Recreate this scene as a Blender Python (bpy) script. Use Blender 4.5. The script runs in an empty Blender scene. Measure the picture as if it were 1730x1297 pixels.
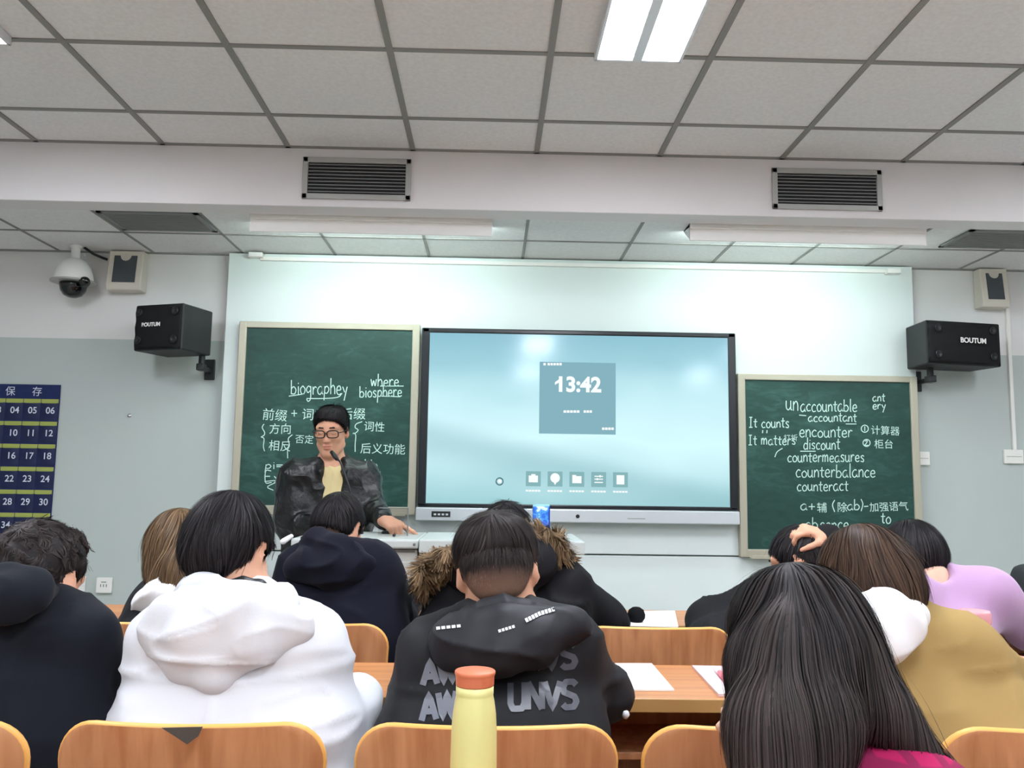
import bpy, bmesh, math, random
import numpy as np
from mathutils import Vector, Matrix
from mathutils.bvhtree import BVHTree

# ------------------------------------------------------------------ camera, world, exposure
S = bpy.context.scene
COL = S.collection
FOC, PITCH, YAW, ROLL = 1434.3, .113534, .024198, .01423       # pixels (1730 wide), radians
_cy, _sy = math.cos(YAW), math.sin(YAW)
_w = np.array([_sy * math.cos(PITCH), _cy * math.cos(PITCH), math.sin(PITCH)])
_r = np.array([_cy, -_sy, 0.0])
_u = np.cross(_r, _w)
_c, _s = math.cos(ROLL), math.sin(ROLL)
_r, _u = _c * _r + _s * _u, -_s * _r + _c * _u
EYE = np.array([0.0, 0.0, 1.2])
cam = bpy.data.cameras.new('camera')
cam.sensor_width = 36.0
cam.lens = FOC * 36.0 / 1730.0
cam.clip_start = .05
cam_o = bpy.data.objects.new('camera', cam)
COL.objects.link(cam_o)
cam_o.matrix_world = Matrix([[_r[0], _u[0], -_w[0], EYE[0]], [_r[1], _u[1], -_w[1], EYE[1]],
                             [_r[2], _u[2], -_w[2], EYE[2]], [0, 0, 0, 1]])
S.camera = cam_o
S.view_settings.view_transform = 'Standard'
S.view_settings.look = 'None'
S.view_settings.gamma = 1.0
S.view_settings.use_curve_mapping = False
S.view_settings.exposure = 0.0
S.cycles.use_denoising = True
S.cycles.max_bounces = 8
S.cycles.diffuse_bounces = 5
S.cycles.caustics_reflective = False
S.cycles.caustics_refractive = False
world = bpy.data.worlds.new('room_air')
S.world = world
world.use_nodes = True
world.node_tree.nodes['Background'].inputs[0].default_value = (.8, .85, .9, 1)
world.node_tree.nodes['Background'].inputs[1].default_value = .05
CEILING_LAMP, BOARD_LAMP = 54.0, 62.0                             # how bright the lamps glow


def P(px, py, Y):
    """the point of the room at depth Y that the photograph shows at that pixel"""
    d = _w + _r * (px - 865) / FOC - _u * (py - 648.5) / FOC
    return EYE + d * (Y / d[1])


def Pz(px, py, z):
    d = _w + _r * (px - 865) / FOC - _u * (py - 648.5) / FOC
    return EYE + d * ((z - 1.2) / d[2])


# ------------------------------------------------------------------ materials
def lin(c):
    c = c / 255.0
    return c / 12.92 if c <= .04045 else ((c + .055) / 1.055) ** 2.4


def rgb(r, g, b):
    return (lin(r), lin(g), lin(b), 1.0)


def mat(name, col, rough=.6, spec=.4, metal=0.0, noise=None, bump=None, emit=None, sheen=0.0, coat=0.0):
    """col: sRGB 0-255. noise=(scale xyz, amount): mottled wear. bump=(scale xyz, strength, distance)."""
    m = bpy.data.materials.new(name)
    m.use_nodes = True
    nt = m.node_tree
    b = nt.nodes['Principled BSDF']
    c = rgb(*col)
    b.inputs['Base Color'].default_value = c
    b.inputs['Roughness'].default_value = rough
    b.inputs['Specular IOR Level'].default_value = spec
    b.inputs['Metallic'].default_value = metal
    if sheen:
        b.inputs['Sheen Weight'].default_value = sheen
        b.inputs['Sheen Roughness'].default_value = .5
    if coat:
        b.inputs['Coat Weight'].default_value = coat
        b.inputs['Coat Roughness'].default_value = .25
    if emit:
        b.inputs['Emission Color'].default_value = c
        b.inputs['Emission Strength'].default_value = emit
    if noise or bump:
        tc = nt.nodes.new('ShaderNodeTexCoord')

        def nz(sc, detail=5):
            mp = nt.nodes.new('ShaderNodeMapping')
            mp.inputs['Scale'].default_value = sc
            nt.links.new(tc.outputs['Object'], mp.inputs['Vector'])
            n = nt.nodes.new('ShaderNodeTexNoise')
            n.inputs['Scale'].default_value = 1.0
            n.inputs['Detail'].default_value = detail
            nt.links.new(mp.outputs['Vector'], n.inputs['Vector'])
            return n
        if noise:
            n = nz(noise[0])
            mx = nt.nodes.new('ShaderNodeMix')
            mx.data_type = 'RGBA'
            a = noise[1]
            mx.inputs[6].default_value = tuple(max(0, x * (1 - a)) for x in c[:3]) + (1,)
            mx.inputs[7].default_value = tuple(min(1, x * (1 + a)) for x in c[:3]) + (1,)
            if len(noise) > 2:
                mx.inputs[7].default_value = rgb(*noise[2])
            rp = nt.nodes.new('ShaderNodeMapRange')
            rp.inputs[1].default_value, rp.inputs[2].default_value = .3, .7
            nt.links.new(n.outputs['Fac'], rp.inputs[0])
            nt.links.new(rp.outputs[0], mx.inputs[0])
            nt.links.new(mx.outputs[2], b.inputs['Base Color'])
        if bump:
            n = nz(bump[0])
            bp = nt.nodes.new('ShaderNodeBump')
            bp.inputs['Strength'].default_value = bump[1]
            bp.inputs['Distance'].default_value = bump[2]
            nt.links.new(n.outputs['Fac'], bp.inputs['Height'])
            nt.links.new(bp.outputs['Normal'], b.inputs['Normal'])
    return m


def emission(name, col, strength):
    m = bpy.data.materials.new(name)
    m.use_nodes = True
    nt = m.node_tree
    nt.nodes.clear()
    o = nt.nodes.new('ShaderNodeOutputMaterial')
    e = nt.nodes.new('ShaderNodeEmission')
    e.inputs[0].default_value = rgb(*col)
    e.inputs[1].default_value = strength
    nt.links.new(e.outputs[0], o.inputs[0])
    return m


M = {}


def wood(name, base, dark, light, coat=.15, rough=.4, stretch=(40, 40, 2.0)):
    m = bpy.data.materials.new(name)
    m.use_nodes = True
    nt = m.node_tree
    b = nt.nodes['Principled BSDF']
    b.inputs['Roughness'].default_value = rough
    b.inputs['Coat Weight'].default_value = coat
    b.inputs['Coat Roughness'].default_value = .3
    tc = nt.nodes.new('ShaderNodeTexCoord')
    mp = nt.nodes.new('ShaderNodeMapping')
    mp.inputs['Scale'].default_value = stretch
    oi = nt.nodes.new('ShaderNodeObjectInfo')
    ad = nt.nodes.new('ShaderNodeVectorMath')
    ad.operation = 'ADD'
    nt.links.new(tc.outputs['Object'], ad.inputs[0])
    nt.links.new(oi.outputs['Location'], ad.inputs[1])
    nt.links.new(ad.outputs[0], mp.inputs['Vector'])
    n = nt.nodes.new('ShaderNodeTexNoise')
    n.inputs['Scale'].default_value = 1.0
    n.inputs['Detail'].default_value = 6
    n.inputs['Distortion'].default_value = .4
    nt.links.new(mp.outputs['Vector'], n.inputs['Vector'])
    r = nt.nodes.new('ShaderNodeValToRGB')
    r.color_ramp.elements[0].position = .3
    r.color_ramp.elements[0].color = rgb(*dark)
    r.color_ramp.elements[1].position = .72
    r.color_ramp.elements[1].color = rgb(*light)
    e = r.color_ramp.elements.new(.5)
    e.color = rgb(*base)
    nt.links.new(n.outputs['Fac'], r.inputs[0])
    nt.links.new(r.outputs[0], b.inputs['Base Color'])
    return m


# ------------------------------------------------------------------ mesh helpers
def link(name, me, material=None, parent=None, smooth=False):
    o = bpy.data.objects.new(name, me)
    COL.objects.link(o)
    if material is not None:
        for m in (material if isinstance(material, (list, tuple)) else [material]):
            me.materials.append(m)
    if smooth:
        me.polygons.foreach_set('use_smooth', [True] * len(me.polygons))
    if parent is not None:
        o.parent = parent
        o.matrix_parent_inverse = Matrix.Translation(-parent.location)
    return o


def raw(name, verts, faces, material=None, parent=None, smooth=False, idx=None):
    me = bpy.data.meshes.new(name)
    verts = np.asarray(verts, dtype=np.float32).reshape(-1, 3)
    if isinstance(faces, np.ndarray):
        k = faces.shape[1]
        me.vertices.add(len(verts))
        me.vertices.foreach_set('co', verts.ravel())
        me.loops.add(faces.size)
        me.loops.foreach_set('vertex_index', faces.astype(np.int32).ravel())
        me.polygons.add(len(faces))
        me.polygons.foreach_set('loop_start', np.arange(0, faces.size, k, dtype=np.int32))
        me.update(calc_edges=True)
    else:
        me.from_pydata([tuple(map(float, v)) for v in verts], [], [tuple(map(int, f)) for f in faces])
        me.update()
    if idx is not None:
        me.polygons.foreach_set('material_index', np.asarray(idx, dtype=np.int32))
    return link(name, me, material, parent, smooth)


class MB:
    """collects shapes and links them as ONE mesh object"""

    def __init__(self):
        self.bm = bmesh.new()

    def _add(self, tmp, mi, M4=None):
        if M4 is not None:
            bmesh.ops.transform(tmp, matrix=M4, verts=tmp.verts)
        for f in tmp.faces:
            f.material_index = mi
        me = bpy.data.meshes.new('tmp')
        tmp.to_mesh(me)
        self.bm.from_mesh(me)
        bpy.data.meshes.remove(me)
        tmp.free()
        return self

    def box(self, lo, hi, bevel=0.0, mi=0, M4=None, seg=2):
        t = bmesh.new()
        bmesh.ops.create_cube(t, size=1.0)
        lo, hi = Vector(lo), Vector(hi)
        for v in t.verts:
            v.co = Vector([lo[i] + (v.co[i] + .5) * (hi[i] - lo[i]) for i in range(3)])
        if bevel:
            bmesh.ops.bevel(t, geom=t.edges[:], offset=bevel, segments=seg, affect='EDGES', profile=.5)
        return self._add(t, mi, M4)

    def cyl(self, a, b, r, r2=None, seg=20, mi=0, bevel=0.0):
        a, b = Vector(a), Vector(b)
        t = bmesh.new()
        L = (b - a).length
        bmesh.ops.create_cone(t, cap_ends=True, cap_tris=False, segments=seg, radius1=r, radius2=r if r2 is None else r2, depth=L)
        if bevel:
            es = [e for e in t.edges if all(len(f.verts) > 4 or True for f in e.link_faces) and abs(e.verts[0].co.z - e.verts[1].co.z) < 1e-6]
            bmesh.ops.bevel(t, geom=es, offset=bevel, segments=2, affect='EDGES', profile=.5)
        q = Vector((0, 0, 1)).rotation_difference((b - a).normalized())
        return self._add(t, mi, Matrix.Translation((a + b) / 2) @ q.to_matrix().to_4x4())

    def lathe(self, prof, centre, seg=32, mi=0, axis=(0, 0, 1)):
        t = bmesh.new()
        rings = []
        for r, z in prof:
            rings.append([t.verts.new((max(r, 1e-5) * math.cos(2 * math.pi * k / seg), max(r, 1e-5) * math.sin(2 * math.pi * k / seg), z)) for k in range(seg)])
        for a, b in zip(rings, rings[1:]):
            for k in range(seg):
                t.faces.new((a[k], a[(k + 1) % seg], b[(k + 1) % seg], b[k]))
        if prof[0][0] > 1e-4:
            t.faces.new(rings[0][::-1])
        if prof[-1][0] > 1e-4:
            t.faces.new(rings[-1])
        q = Vector((0, 0, 1)).rotation_difference(Vector(axis).normalized())
        return self._add(t, mi, Matrix.Translation(Vector(centre)) @ q.to_matrix().to_4x4())

    def tube(self, pts, r, seg=10, mi=0, closed=False):
        pts = [Vector(p) for p in pts]
        t = bmesh.new()
        n = len(pts)
        rings = []
        up = Vector((.13, .2, .97))
        for i, p in enumerate(pts):
            a = pts[(i - 1) % n] if closed or i > 0 else p
            b = pts[(i + 1) % n] if closed or i < n - 1 else p
            d = (b - a).normalized()
            s = d.cross(up)
            if s.length < 1e-3:
                s = d.cross(Vector((1, 0, 0)))
            s.normalize()
            w = s.cross(d)
            rr = r[i] if isinstance(r, (list, tuple)) else r
            rings.append([t.verts.new(p + (s * math.cos(2 * math.pi * k / seg) + w * math.sin(2 * math.pi * k / seg)) * rr) for k in range(seg)])
        m = n if closed else n - 1
        for i in range(m):
            a, b = rings[i], rings[(i + 1) % n]
            for k in range(seg):
                t.faces.new((a[k], a[(k + 1) % seg], b[(k + 1) % seg], b[k]))
        if not closed:
            t.faces.new(rings[0][::-1])
            t.faces.new(rings[-1])
        bmesh.ops.recalc_face_normals(t, faces=t.faces[:])
        return self._add(t, mi)

    def prism(self, poly, y0, y1, mi=0, axis='y', bevel=0.0):
        """poly: (x,z) outline pushed from y0 to y1 (or (x,y) along z, (y,z) along x)"""
        def V(p, d):
            return {'y': (p[0], d, p[1]), 'z': (p[0], p[1], d), 'x': (d, p[0], p[1])}[axis]
        t = bmesh.new()
        a = [t.verts.new(V(p, y0)) for p in poly]
        b = [t.verts.new(V(p, y1)) for p in poly]
        n = len(poly)
        t.faces.new(a)
        t.faces.new(b[::-1])
        for i in range(n):
            t.faces.new((a[i], b[i], b[(i + 1) % n], a[(i + 1) % n]))
        bmesh.ops.recalc_face_normals(t, faces=t.faces[:])
        if bevel:
            bmesh.ops.bevel(t, geom=t.edges[:], offset=bevel, segments=2, affect='EDGES', profile=.5)
        return self._add(t, mi)

    def quad(self, a, b, c, d, mi=0):
        t = bmesh.new()
        t.faces.new([t.verts.new(p) for p in (a, b, c, d)])
        return self._add(t, mi)

    def build(self, name, material=None, parent=None, smooth=False):
        me = bpy.data.meshes.new(name)
        self.bm.to_mesh(me)
        self.bm.free()
        return link(name, me, material, parent, smooth)


def tag(o, label, cat, group=None, kind=None):
    o['label'] = label
    o['category'] = cat
    if group:
        o['group'] = group
    if kind:
        o['kind'] = kind
    return o


def thing(name, label, cat, loc=(0, 0, 0), group=None):
    o = bpy.data.objects.new(name, None)
    COL.objects.link(o)
    o.location = Vector(loc)
    o.empty_display_size = .05
    return tag(o, label, cat, group)


def struct(o):
    o['kind'] = 'structure'
    return o


def copy_tree(o, parent=None):
    c = o.copy()
    COL.objects.link(c)
    if parent is not None:
        inv = o.matrix_parent_inverse.copy()
        c.parent = parent
        c.matrix_parent_inverse = inv
    for ch in list(o.children):
        copy_tree(ch, c)
    return c


def ribbon(name, lines, width, to3, material, parent, lift=0.0):
    """strokes (2-D polylines) as thin flat chalk / print lines; to3 maps 2-D to the room"""
    V, Fq = [], []
    for ln in lines:
        p = np.asarray(ln, float)
        if len(p) < 2:
            continue
        d = np.gradient(p, axis=0)
        d /= np.maximum(np.linalg.norm(d, axis=1, keepdims=True), 1e-9)
        n = np.stack([-d[:, 1], d[:, 0]], 1) * width * .5
        b = len(V)
        for q, o_ in zip(p, n):
            V.append(to3(q + o_))
            V.append(to3(q - o_))
        for i in range(len(p) - 1):
            Fq.append((b + 2 * i, b + 2 * i + 1, b + 2 * i + 3, b + 2 * i + 2))
    return raw(name, V, Fq, material, parent)


def smooth_line(pts, n=5):
    p = np.asarray(pts, float)
    if len(p) < 3:
        return p
    q = np.vstack([2 * p[0] - p[1], p, 2 * p[-1] - p[-2]])
    out = []
    for i in range(1, len(q) - 2):
        for t in np.linspace(0, 1, n, endpoint=False):
            a, b, c, d = q[i - 1], q[i], q[i + 1], q[i + 2]
            out.append(.5 * ((2 * b) + (c - a) * t + (2 * a - 5 * b + 4 * c - d) * t * t + (3 * b - a - 3 * c + d) * t ** 3))
    out.append(p[-1])
    return np.array(out)


def text_mesh(name, body, M4, size, material, parent, bold=0.0, align='CENTER', extrude=0.0):
    cu = bpy.data.curves.new(name, 'FONT')
    cu.body = body
    cu.size = size
    cu.offset = bold
    cu.align_x = align
    cu.extrude = extrude
    tmp = bpy.data.objects.new('tmp_text', cu)
    COL.objects.link(tmp)
    dg = bpy.context.evaluated_depsgraph_get()
    me = bpy.data.meshes.new_from_object(tmp.evaluated_get(dg))
    bpy.data.objects.remove(tmp)
    me.transform(M4)
    me.name = name
    me.materials.clear()
    return link(name, me, material, parent)


def facing(p, size=1.0):
    """matrix that stands a text up facing the class (-Y) at p"""
    return Matrix.Translation(Vector(p)) @ Matrix.Rotation(math.pi / 2, 4, 'X')
# ------------------------------------------------------------------ the room
ZC, ZL, YB, YW = 2.787, 2.506, 3.974, 4.95       # ceiling, lowered ceiling, beam face, front wall
XL, XR, YR = -4.2, 4.5, -4.6
M['tile'] = mat('ceiling_tile', (228, 227, 226), .9, .2, noise=((60, 60, 60), .05), bump=((240, 240, 240), .25, .002))
M['tbar'] = mat('ceiling_bar', (140, 139, 136), .6, .3)
M['beam'] = mat('beam_paint', (226, 222, 222), .7, .3, noise=((1.5, 1.5, 1.5), .02))
M['whitewall'] = mat('white_wall_paint', (216, 224, 222), .6, .35, noise=((2, 2, 2), .015))
M['floor'] = mat('terrazzo', (176, 174, 168), .35, .5, noise=((30, 30, 30), .12))
M['wood'] = wood('chair_veneer', (190, 134, 92), (172, 114, 74), (206, 150, 106))
M['edge'] = mat('chair_edge', (226, 168, 88), .45, .4)
M['deskwood'] = wood('desk_veneer', (184, 122, 72), (168, 106, 60), (198, 138, 86), stretch=(2, 40, 40))
M['deskedge'] = mat('desk_edge', (176, 138, 84), .5, .4)
M['darkmetal'] = mat('dark_metal', (52, 50, 50), .5, .5, .3)
M['blackplastic'] = mat('black_plastic', (24, 26, 28), .45, .45)
M['greyplastic'] = mat('grey_plastic', (214, 212, 206), .5, .4)
M['whiteplastic'] = mat('white_plastic', (236, 234, 230), .4, .45)
M['paper'] = mat('paper', (248, 247, 244), .8, .2)
M['chrome'] = mat('chrome', (200, 200, 200), .2, .5, 1.0)


def two_tone(name, up, low, z):
    m = mat(name, up, .75, .25)
    nt = m.node_tree
    b = nt.nodes['Principled BSDF']
    g = nt.nodes.new('ShaderNodeNewGeometry')
    s = nt.nodes.new('ShaderNodeSeparateXYZ')
    nt.links.new(g.outputs['Position'], s.inputs[0])
    c = nt.nodes.new('ShaderNodeMath')
    c.operation = 'GREATER_THAN'
    c.inputs[1].default_value = z
    nt.links.new(s.outputs['Z'], c.inputs[0])
    n = nt.nodes.new('ShaderNodeTexNoise')
    n.inputs['Scale'].default_value = 1.3
    mx = nt.nodes.new('ShaderNodeMix')
    mx.data_type = 'RGBA'
    mx.inputs[6].default_value = rgb(*low)
    mx.inputs[7].default_value = rgb(*up)
    nt.links.new(c.outputs[0], mx.inputs[0])
    nt.links.new(mx.outputs[2], b.inputs['Base Color'])
    return m


M['wall'] = two_tone('two_tone_wall_paint', (222, 220, 218), (182, 190, 186), 1.988)
struct(MB().box((XL - .1, YR - .1, -.1), (XR + .1, YW + .2, 0)).build('floor', M['floor']))
struct(MB().box((XL - .1, YW, 0), (XR + .1, YW + .15, 3.0)).build('wall_front', M['wall']))
struct(MB().box((XL - .15, YR, 0), (XL, YW, 3.0)).build('wall_left', M['wall']))
struct(MB().box((XR, YR, 0), (XR + .15, YW, 3.0)).build('wall_right', M['wall']))
struct(MB().box((XL, YR - .15, 0), (XR, YR, 3.0)).build('wall_back', M['wall']))
# main ceiling: mineral tiles between bars; the lamps take the place of a strip of a tile
struct(MB().box((XL, YR, ZC), (XR, YB, ZC + .1)).build('ceiling', M['tile']))
bars = MB()
gx = [-1.600 + .6 * i for i in range(-4, 11)]
gy = [3.004 + .6 * j for j in range(-12, 2)]
for x in gx:
    if XL < x < XR:
        bars.box((x - .0125, YR, ZC - .006), (x + .0125, YB, ZC + .001))
for y in gy:
    bars.box((XL, y - .0115, ZC - .005), (XR, y + .0115, ZC + .001))
bars.box((XL, YB - .02, ZC - .006), (XR, YB, ZC + .001))
struct(bars.build('trim_1', M['tbar']))
struct(MB().box((XL, YB, ZL - .012), (XR, YB + .14, ZC + .1), bevel=.004).build('beam', M['beam']))
struct(MB().box((XL, YB + .14, ZL), (XR, YW, ZL + .06)).build('ceiling_lowered', M['tile']))
bars = MB()
for x in (-3.65, -3.1, -2.55, -2.0, -1.47, -.93, -.38, .17, .75, 1.3, 1.77, 2.22, 2.8, 3.4, 4.0):
    bars.box((x - .008, YB + .14, ZL - .004), (x + .008, YW, ZL + .001))
bars.box((XL, 4.51, ZL - .004), (XR, 4.526, ZL + .001))
bars.box((XL, YW - .025, ZL - .006), (XR, YW, ZL + .001))
struct(bars.build('trim_2', M['tbar']))
# the raised white panel the boards hang on, with a groove and a cable trunk along its top
YP = 4.88
pnl = MB()
pnl.box((-1.545, YP, .795), (2.49, YW, ZL - .008), bevel=.004)
pnl.box((-1.545, YP, .02), (2.49, YW, .787), bevel=.004)
struct(pnl.build('wall_panel', M['whitewall']))
tr = MB()
tr.box((-1.36, YP - .02, ZL - .052), (2.36, YP - .002, ZL - .030), bevel=.003)
tr.box((-1.42, YP - .05, ZL - .040), (-1.34, YP - .002, ZL - .012), bevel=.004)
tr.box((2.32, YP - .05, ZL - .060), (2.40, YP - .002, ZL - .030), bevel=.004)
tag(tr.build('cable_trunk', M['whiteplastic']), 'thin white cable trunk along the top of the white board wall', 'trunking')
struct(MB().box((XL, YW - .012, 0), (-1.55, YW, .1)).box((2.5, YW - .012, 0), (XR, YW, .1)).build('baseboard_front', mat('skirting', (110, 108, 104), .5)))

# ------------------------------------------------------------------ lamps
M['tube'] = emission('lit_tube', (240, 245, 255), CEILING_LAMP)
M['reflector'] = mat('lamp_tray', (225, 225, 228), .3, .5, .2)
LAMP_LABEL = {(.36, 1.79): 'lit twin-strip ceiling lamp above the big screen', (-2.10, 1.79): 'lit ceiling lamp cut off at the top left corner of the photo'}
first = None
for ly in (1.79, -.61, -3.01):
    for lx in (-2.10, .36, 2.82):
        if first is None:
            first = thing('ceiling_lamp', LAMP_LABEL[(-2.10, 1.79)], 'ceiling lamp', (lx, ly, ZC), 'ceiling lamps')
            ty = MB().box((lx, ly, ZC - .012), (lx + .325, ly + 1.2, ZC - .0005), bevel=.003)
            ty.box((lx, ly, ZC - .034), (lx + .012, ly + 1.2, ZC - .010), bevel=.002).box((lx + .313, ly, ZC - .034), (lx + .325, ly + 1.2, ZC - .010), bevel=.002)
            ty.box((lx, ly, ZC - .034), (lx + .325, ly + .012, ZC - .010), bevel=.002).box((lx, ly + 1.188, ZC - .034), (lx + .325, ly + 1.2, ZC - .010), bevel=.002)
            ty.box((lx + .139, ly + .01, ZC - .036), (lx + .177, ly + 1.19, ZC - .010), bevel=.002)
            ty.build('tray', M['reflector'], first)
            for a in (.013, .178):
                MB().box((lx + a, ly + .013, ZC - .031), (lx + a + .125, ly + 1.187, ZC - .013)).build('light_strip', M['tube'], first)
            continue
        c = copy_tree(first)
        c.location = (lx, ly, ZC)
        c['label'] = LAMP_LABEL.get((lx, ly), 'lit ceiling lamp of the rows outside the photo')
# board lamps: sloped white troughs behind the beam, open towards the board
M['boardtube'] = emission('lit_board_tube', (232, 255, 252), BOARD_LAMP)
for x0, lab in ((-1.215, 'long white board lamp hanging under the beam over the chalkboard behind the teacher'), (.985, 'long white board lamp hanging under the beam at the right, over the lower chalkboard')):
    t = thing('board_lamp', lab, 'board lamp', (x0, 4.16, ZL), 'board lamps')
    prof = [(4.145, ZL - .002), (4.137, 2.415), (4.142, 2.413), (4.150, 2.485), (4.27, 2.497), (4.275, ZL - .002)]
    MB().prism(prof, x0, x0 + 1.205, axis='x').build('housing', M['whiteplastic'], t)
    MB().box((x0, 4.128, ZL - .03), (x0 + 1.205, 4.146, ZL - .001), bevel=.003).build('mounting_rail', M['whiteplastic'], t)
    for s in (0, 1.197):
        MB().prism([(4.14, ZL - .003), (4.138, 2.413), (4.16, 2.43), (4.27, 2.496), (4.27, ZL - .003)], x0 + s, x0 + s + .008, axis='x').build('end_cap', M['whiteplastic'], t)
    MB().cyl((x0 + .03, 4.185, 2.455), (x0 + 1.175, 4.185, 2.455), .016, seg=10).build('tube', M['boardtube'], t)

# ------------------------------------------------------------------ air vents
M['ventframe'] = mat('vent_frame', (176, 176, 172), .45, .5, .3)
M['ventdark'] = mat('vent_dark', (30, 30, 32), .7)
M['slat'] = mat('vent_slat', (150, 150, 150), .5, .5, .3)
for x0, x1, lab in ((-.925, -.405, 'dark slatted air vent in the beam above the chalkboard behind the teacher'), (1.350, 1.890, 'dark slatted air vent in the beam, at the right')):
    t = thing('air_vent', lab, 'air vent', ((x0 + x1) / 2, YB, 2.63), 'beam air vents')
    z0, z1 = 2.530, 2.736
    f = MB()
    f.box((x0, YB - .014, z0), (x1, YB - .001, z0 + .026), bevel=.003).box((x0, YB - .014, z1 - .026), (x1, YB - .001, z1), bevel=.003)
    f.box((x0, YB - .014, z0), (x0 + .026, YB - .001, z1), bevel=.003).box((x1 - .026, YB - .014, z0), (x1, YB - .001, z1), bevel=.003)
    f.build('frame', M['ventframe'], t)
    MB().box((x0 + .02, YB - .004, z0 + .02), (x1 - .02, YB - .0005, z1 - .02)).build('backing', M['ventdark'], t)
    for k in range(9):
        z = z0 + .036 + k * .0168
        MB().box((x0 + .02, YB - .011, z - .0016), (x1 - .02, YB - .004, z + .0016)).build('slat', M['slat'], t)
M['grille'] = mat('return_grille', (128, 130, 128), .5, .4, .2)
for x0, x1, lab in ((-1.975, -1.475, 'square grey return grille in the lowered ceiling above the dome camera'), (2.42, 2.96, 'square grey return grille in the lowered ceiling at the right edge')):
    t = thing('return_grille', lab, 'air vent', ((x0 + x1) / 2, 4.29, ZL), 'ceiling return grilles')
    f = MB()
    y0, y1 = 4.13, 4.45
    f.box((x0, y0, ZL - .012), (x1, y0 + .025, ZL - .005)).box((x0, y1 - .025, ZL - .012), (x1, y1, ZL - .005))
    f.box((x0, y0, ZL - .012), (x0 + .025, y1, ZL - .005)).box((x1 - .025, y0, ZL - .012), (x1, y1, ZL - .005))
    f.build('frame', M['grille'], t)
    c = MB()
    for k in range(14):
        y = y0 + .03 + k * .02
        c.box((x0 + .02, y, ZL - .010), (x1 - .02, y + .012, ZL - .007))
    c.box((x0 + .02, y0 + .02, ZL - .0065), (x1 - .02, y1 - .02, ZL - .005))
    c.build('core', M['grille'], t)

# ------------------------------------------------------------------ chalkboards
def chalkboard_mat():
    m = bpy.data.materials.new('chalkboard_green')
    m.use_nodes = True
    nt = m.node_tree
    b = nt.nodes['Principled BSDF']
    b.inputs['Roughness'].default_value = .5
    b.inputs['Specular IOR Level'].default_value = .35
    tc = nt.nodes.new('ShaderNodeTexCoord')
    out = None
    for sc, w_ in (((1.4, 1, 3.0), .6), ((9, 1, 22), .4)):
        mp = nt.nodes.new('ShaderNodeMapping')
        mp.inputs['Scale'].default_value = sc
        mp.inputs['Rotation'].default_value = (0, .35, 0)
        n = nt.nodes.new('ShaderNodeTexNoise')
        n.inputs['Scale'].default_value = 1
        n.inputs['Detail'].default_value = 6
        n.inputs['Distortion'].default_value = 1.2
        nt.links.new(tc.outputs['Object'], mp.inputs[0])
        nt.links.new(mp.outputs[0], n.inputs['Vector'])
        mu = nt.nodes.new('ShaderNodeMath')
        mu.operation = 'MULTIPLY'
        mu.inputs[1].default_value = w_
        nt.links.new(n.outputs['Fac'], mu.inputs[0])
        if out is None:
            out = mu.outputs[0]
        else:
            ad = nt.nodes.new('ShaderNodeMath')
            nt.links.new(out, ad.inputs[0])
            nt.links.new(mu.outputs[0], ad.inputs[1])
            out = ad.outputs[0]
    r = nt.nodes.new('ShaderNodeValToRGB')
    r.color_ramp.elements[0].position = .36
    r.color_ramp.elements[0].color = rgb(21, 54, 48)
    r.color_ramp.elements[1].position = .66  # pale patches: chalk smears, widened so the colour also imitates lamp sheen
    r.color_ramp.elements[1].color = rgb(50, 88, 80)
    e = r.color_ramp.elements.new(.52)
    e.color = rgb(27, 64, 57)
    nt.links.new(out, r.inputs[0])
    nt.links.new(r.outputs[0], b.inputs['Base Color'])
    return m


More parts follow.
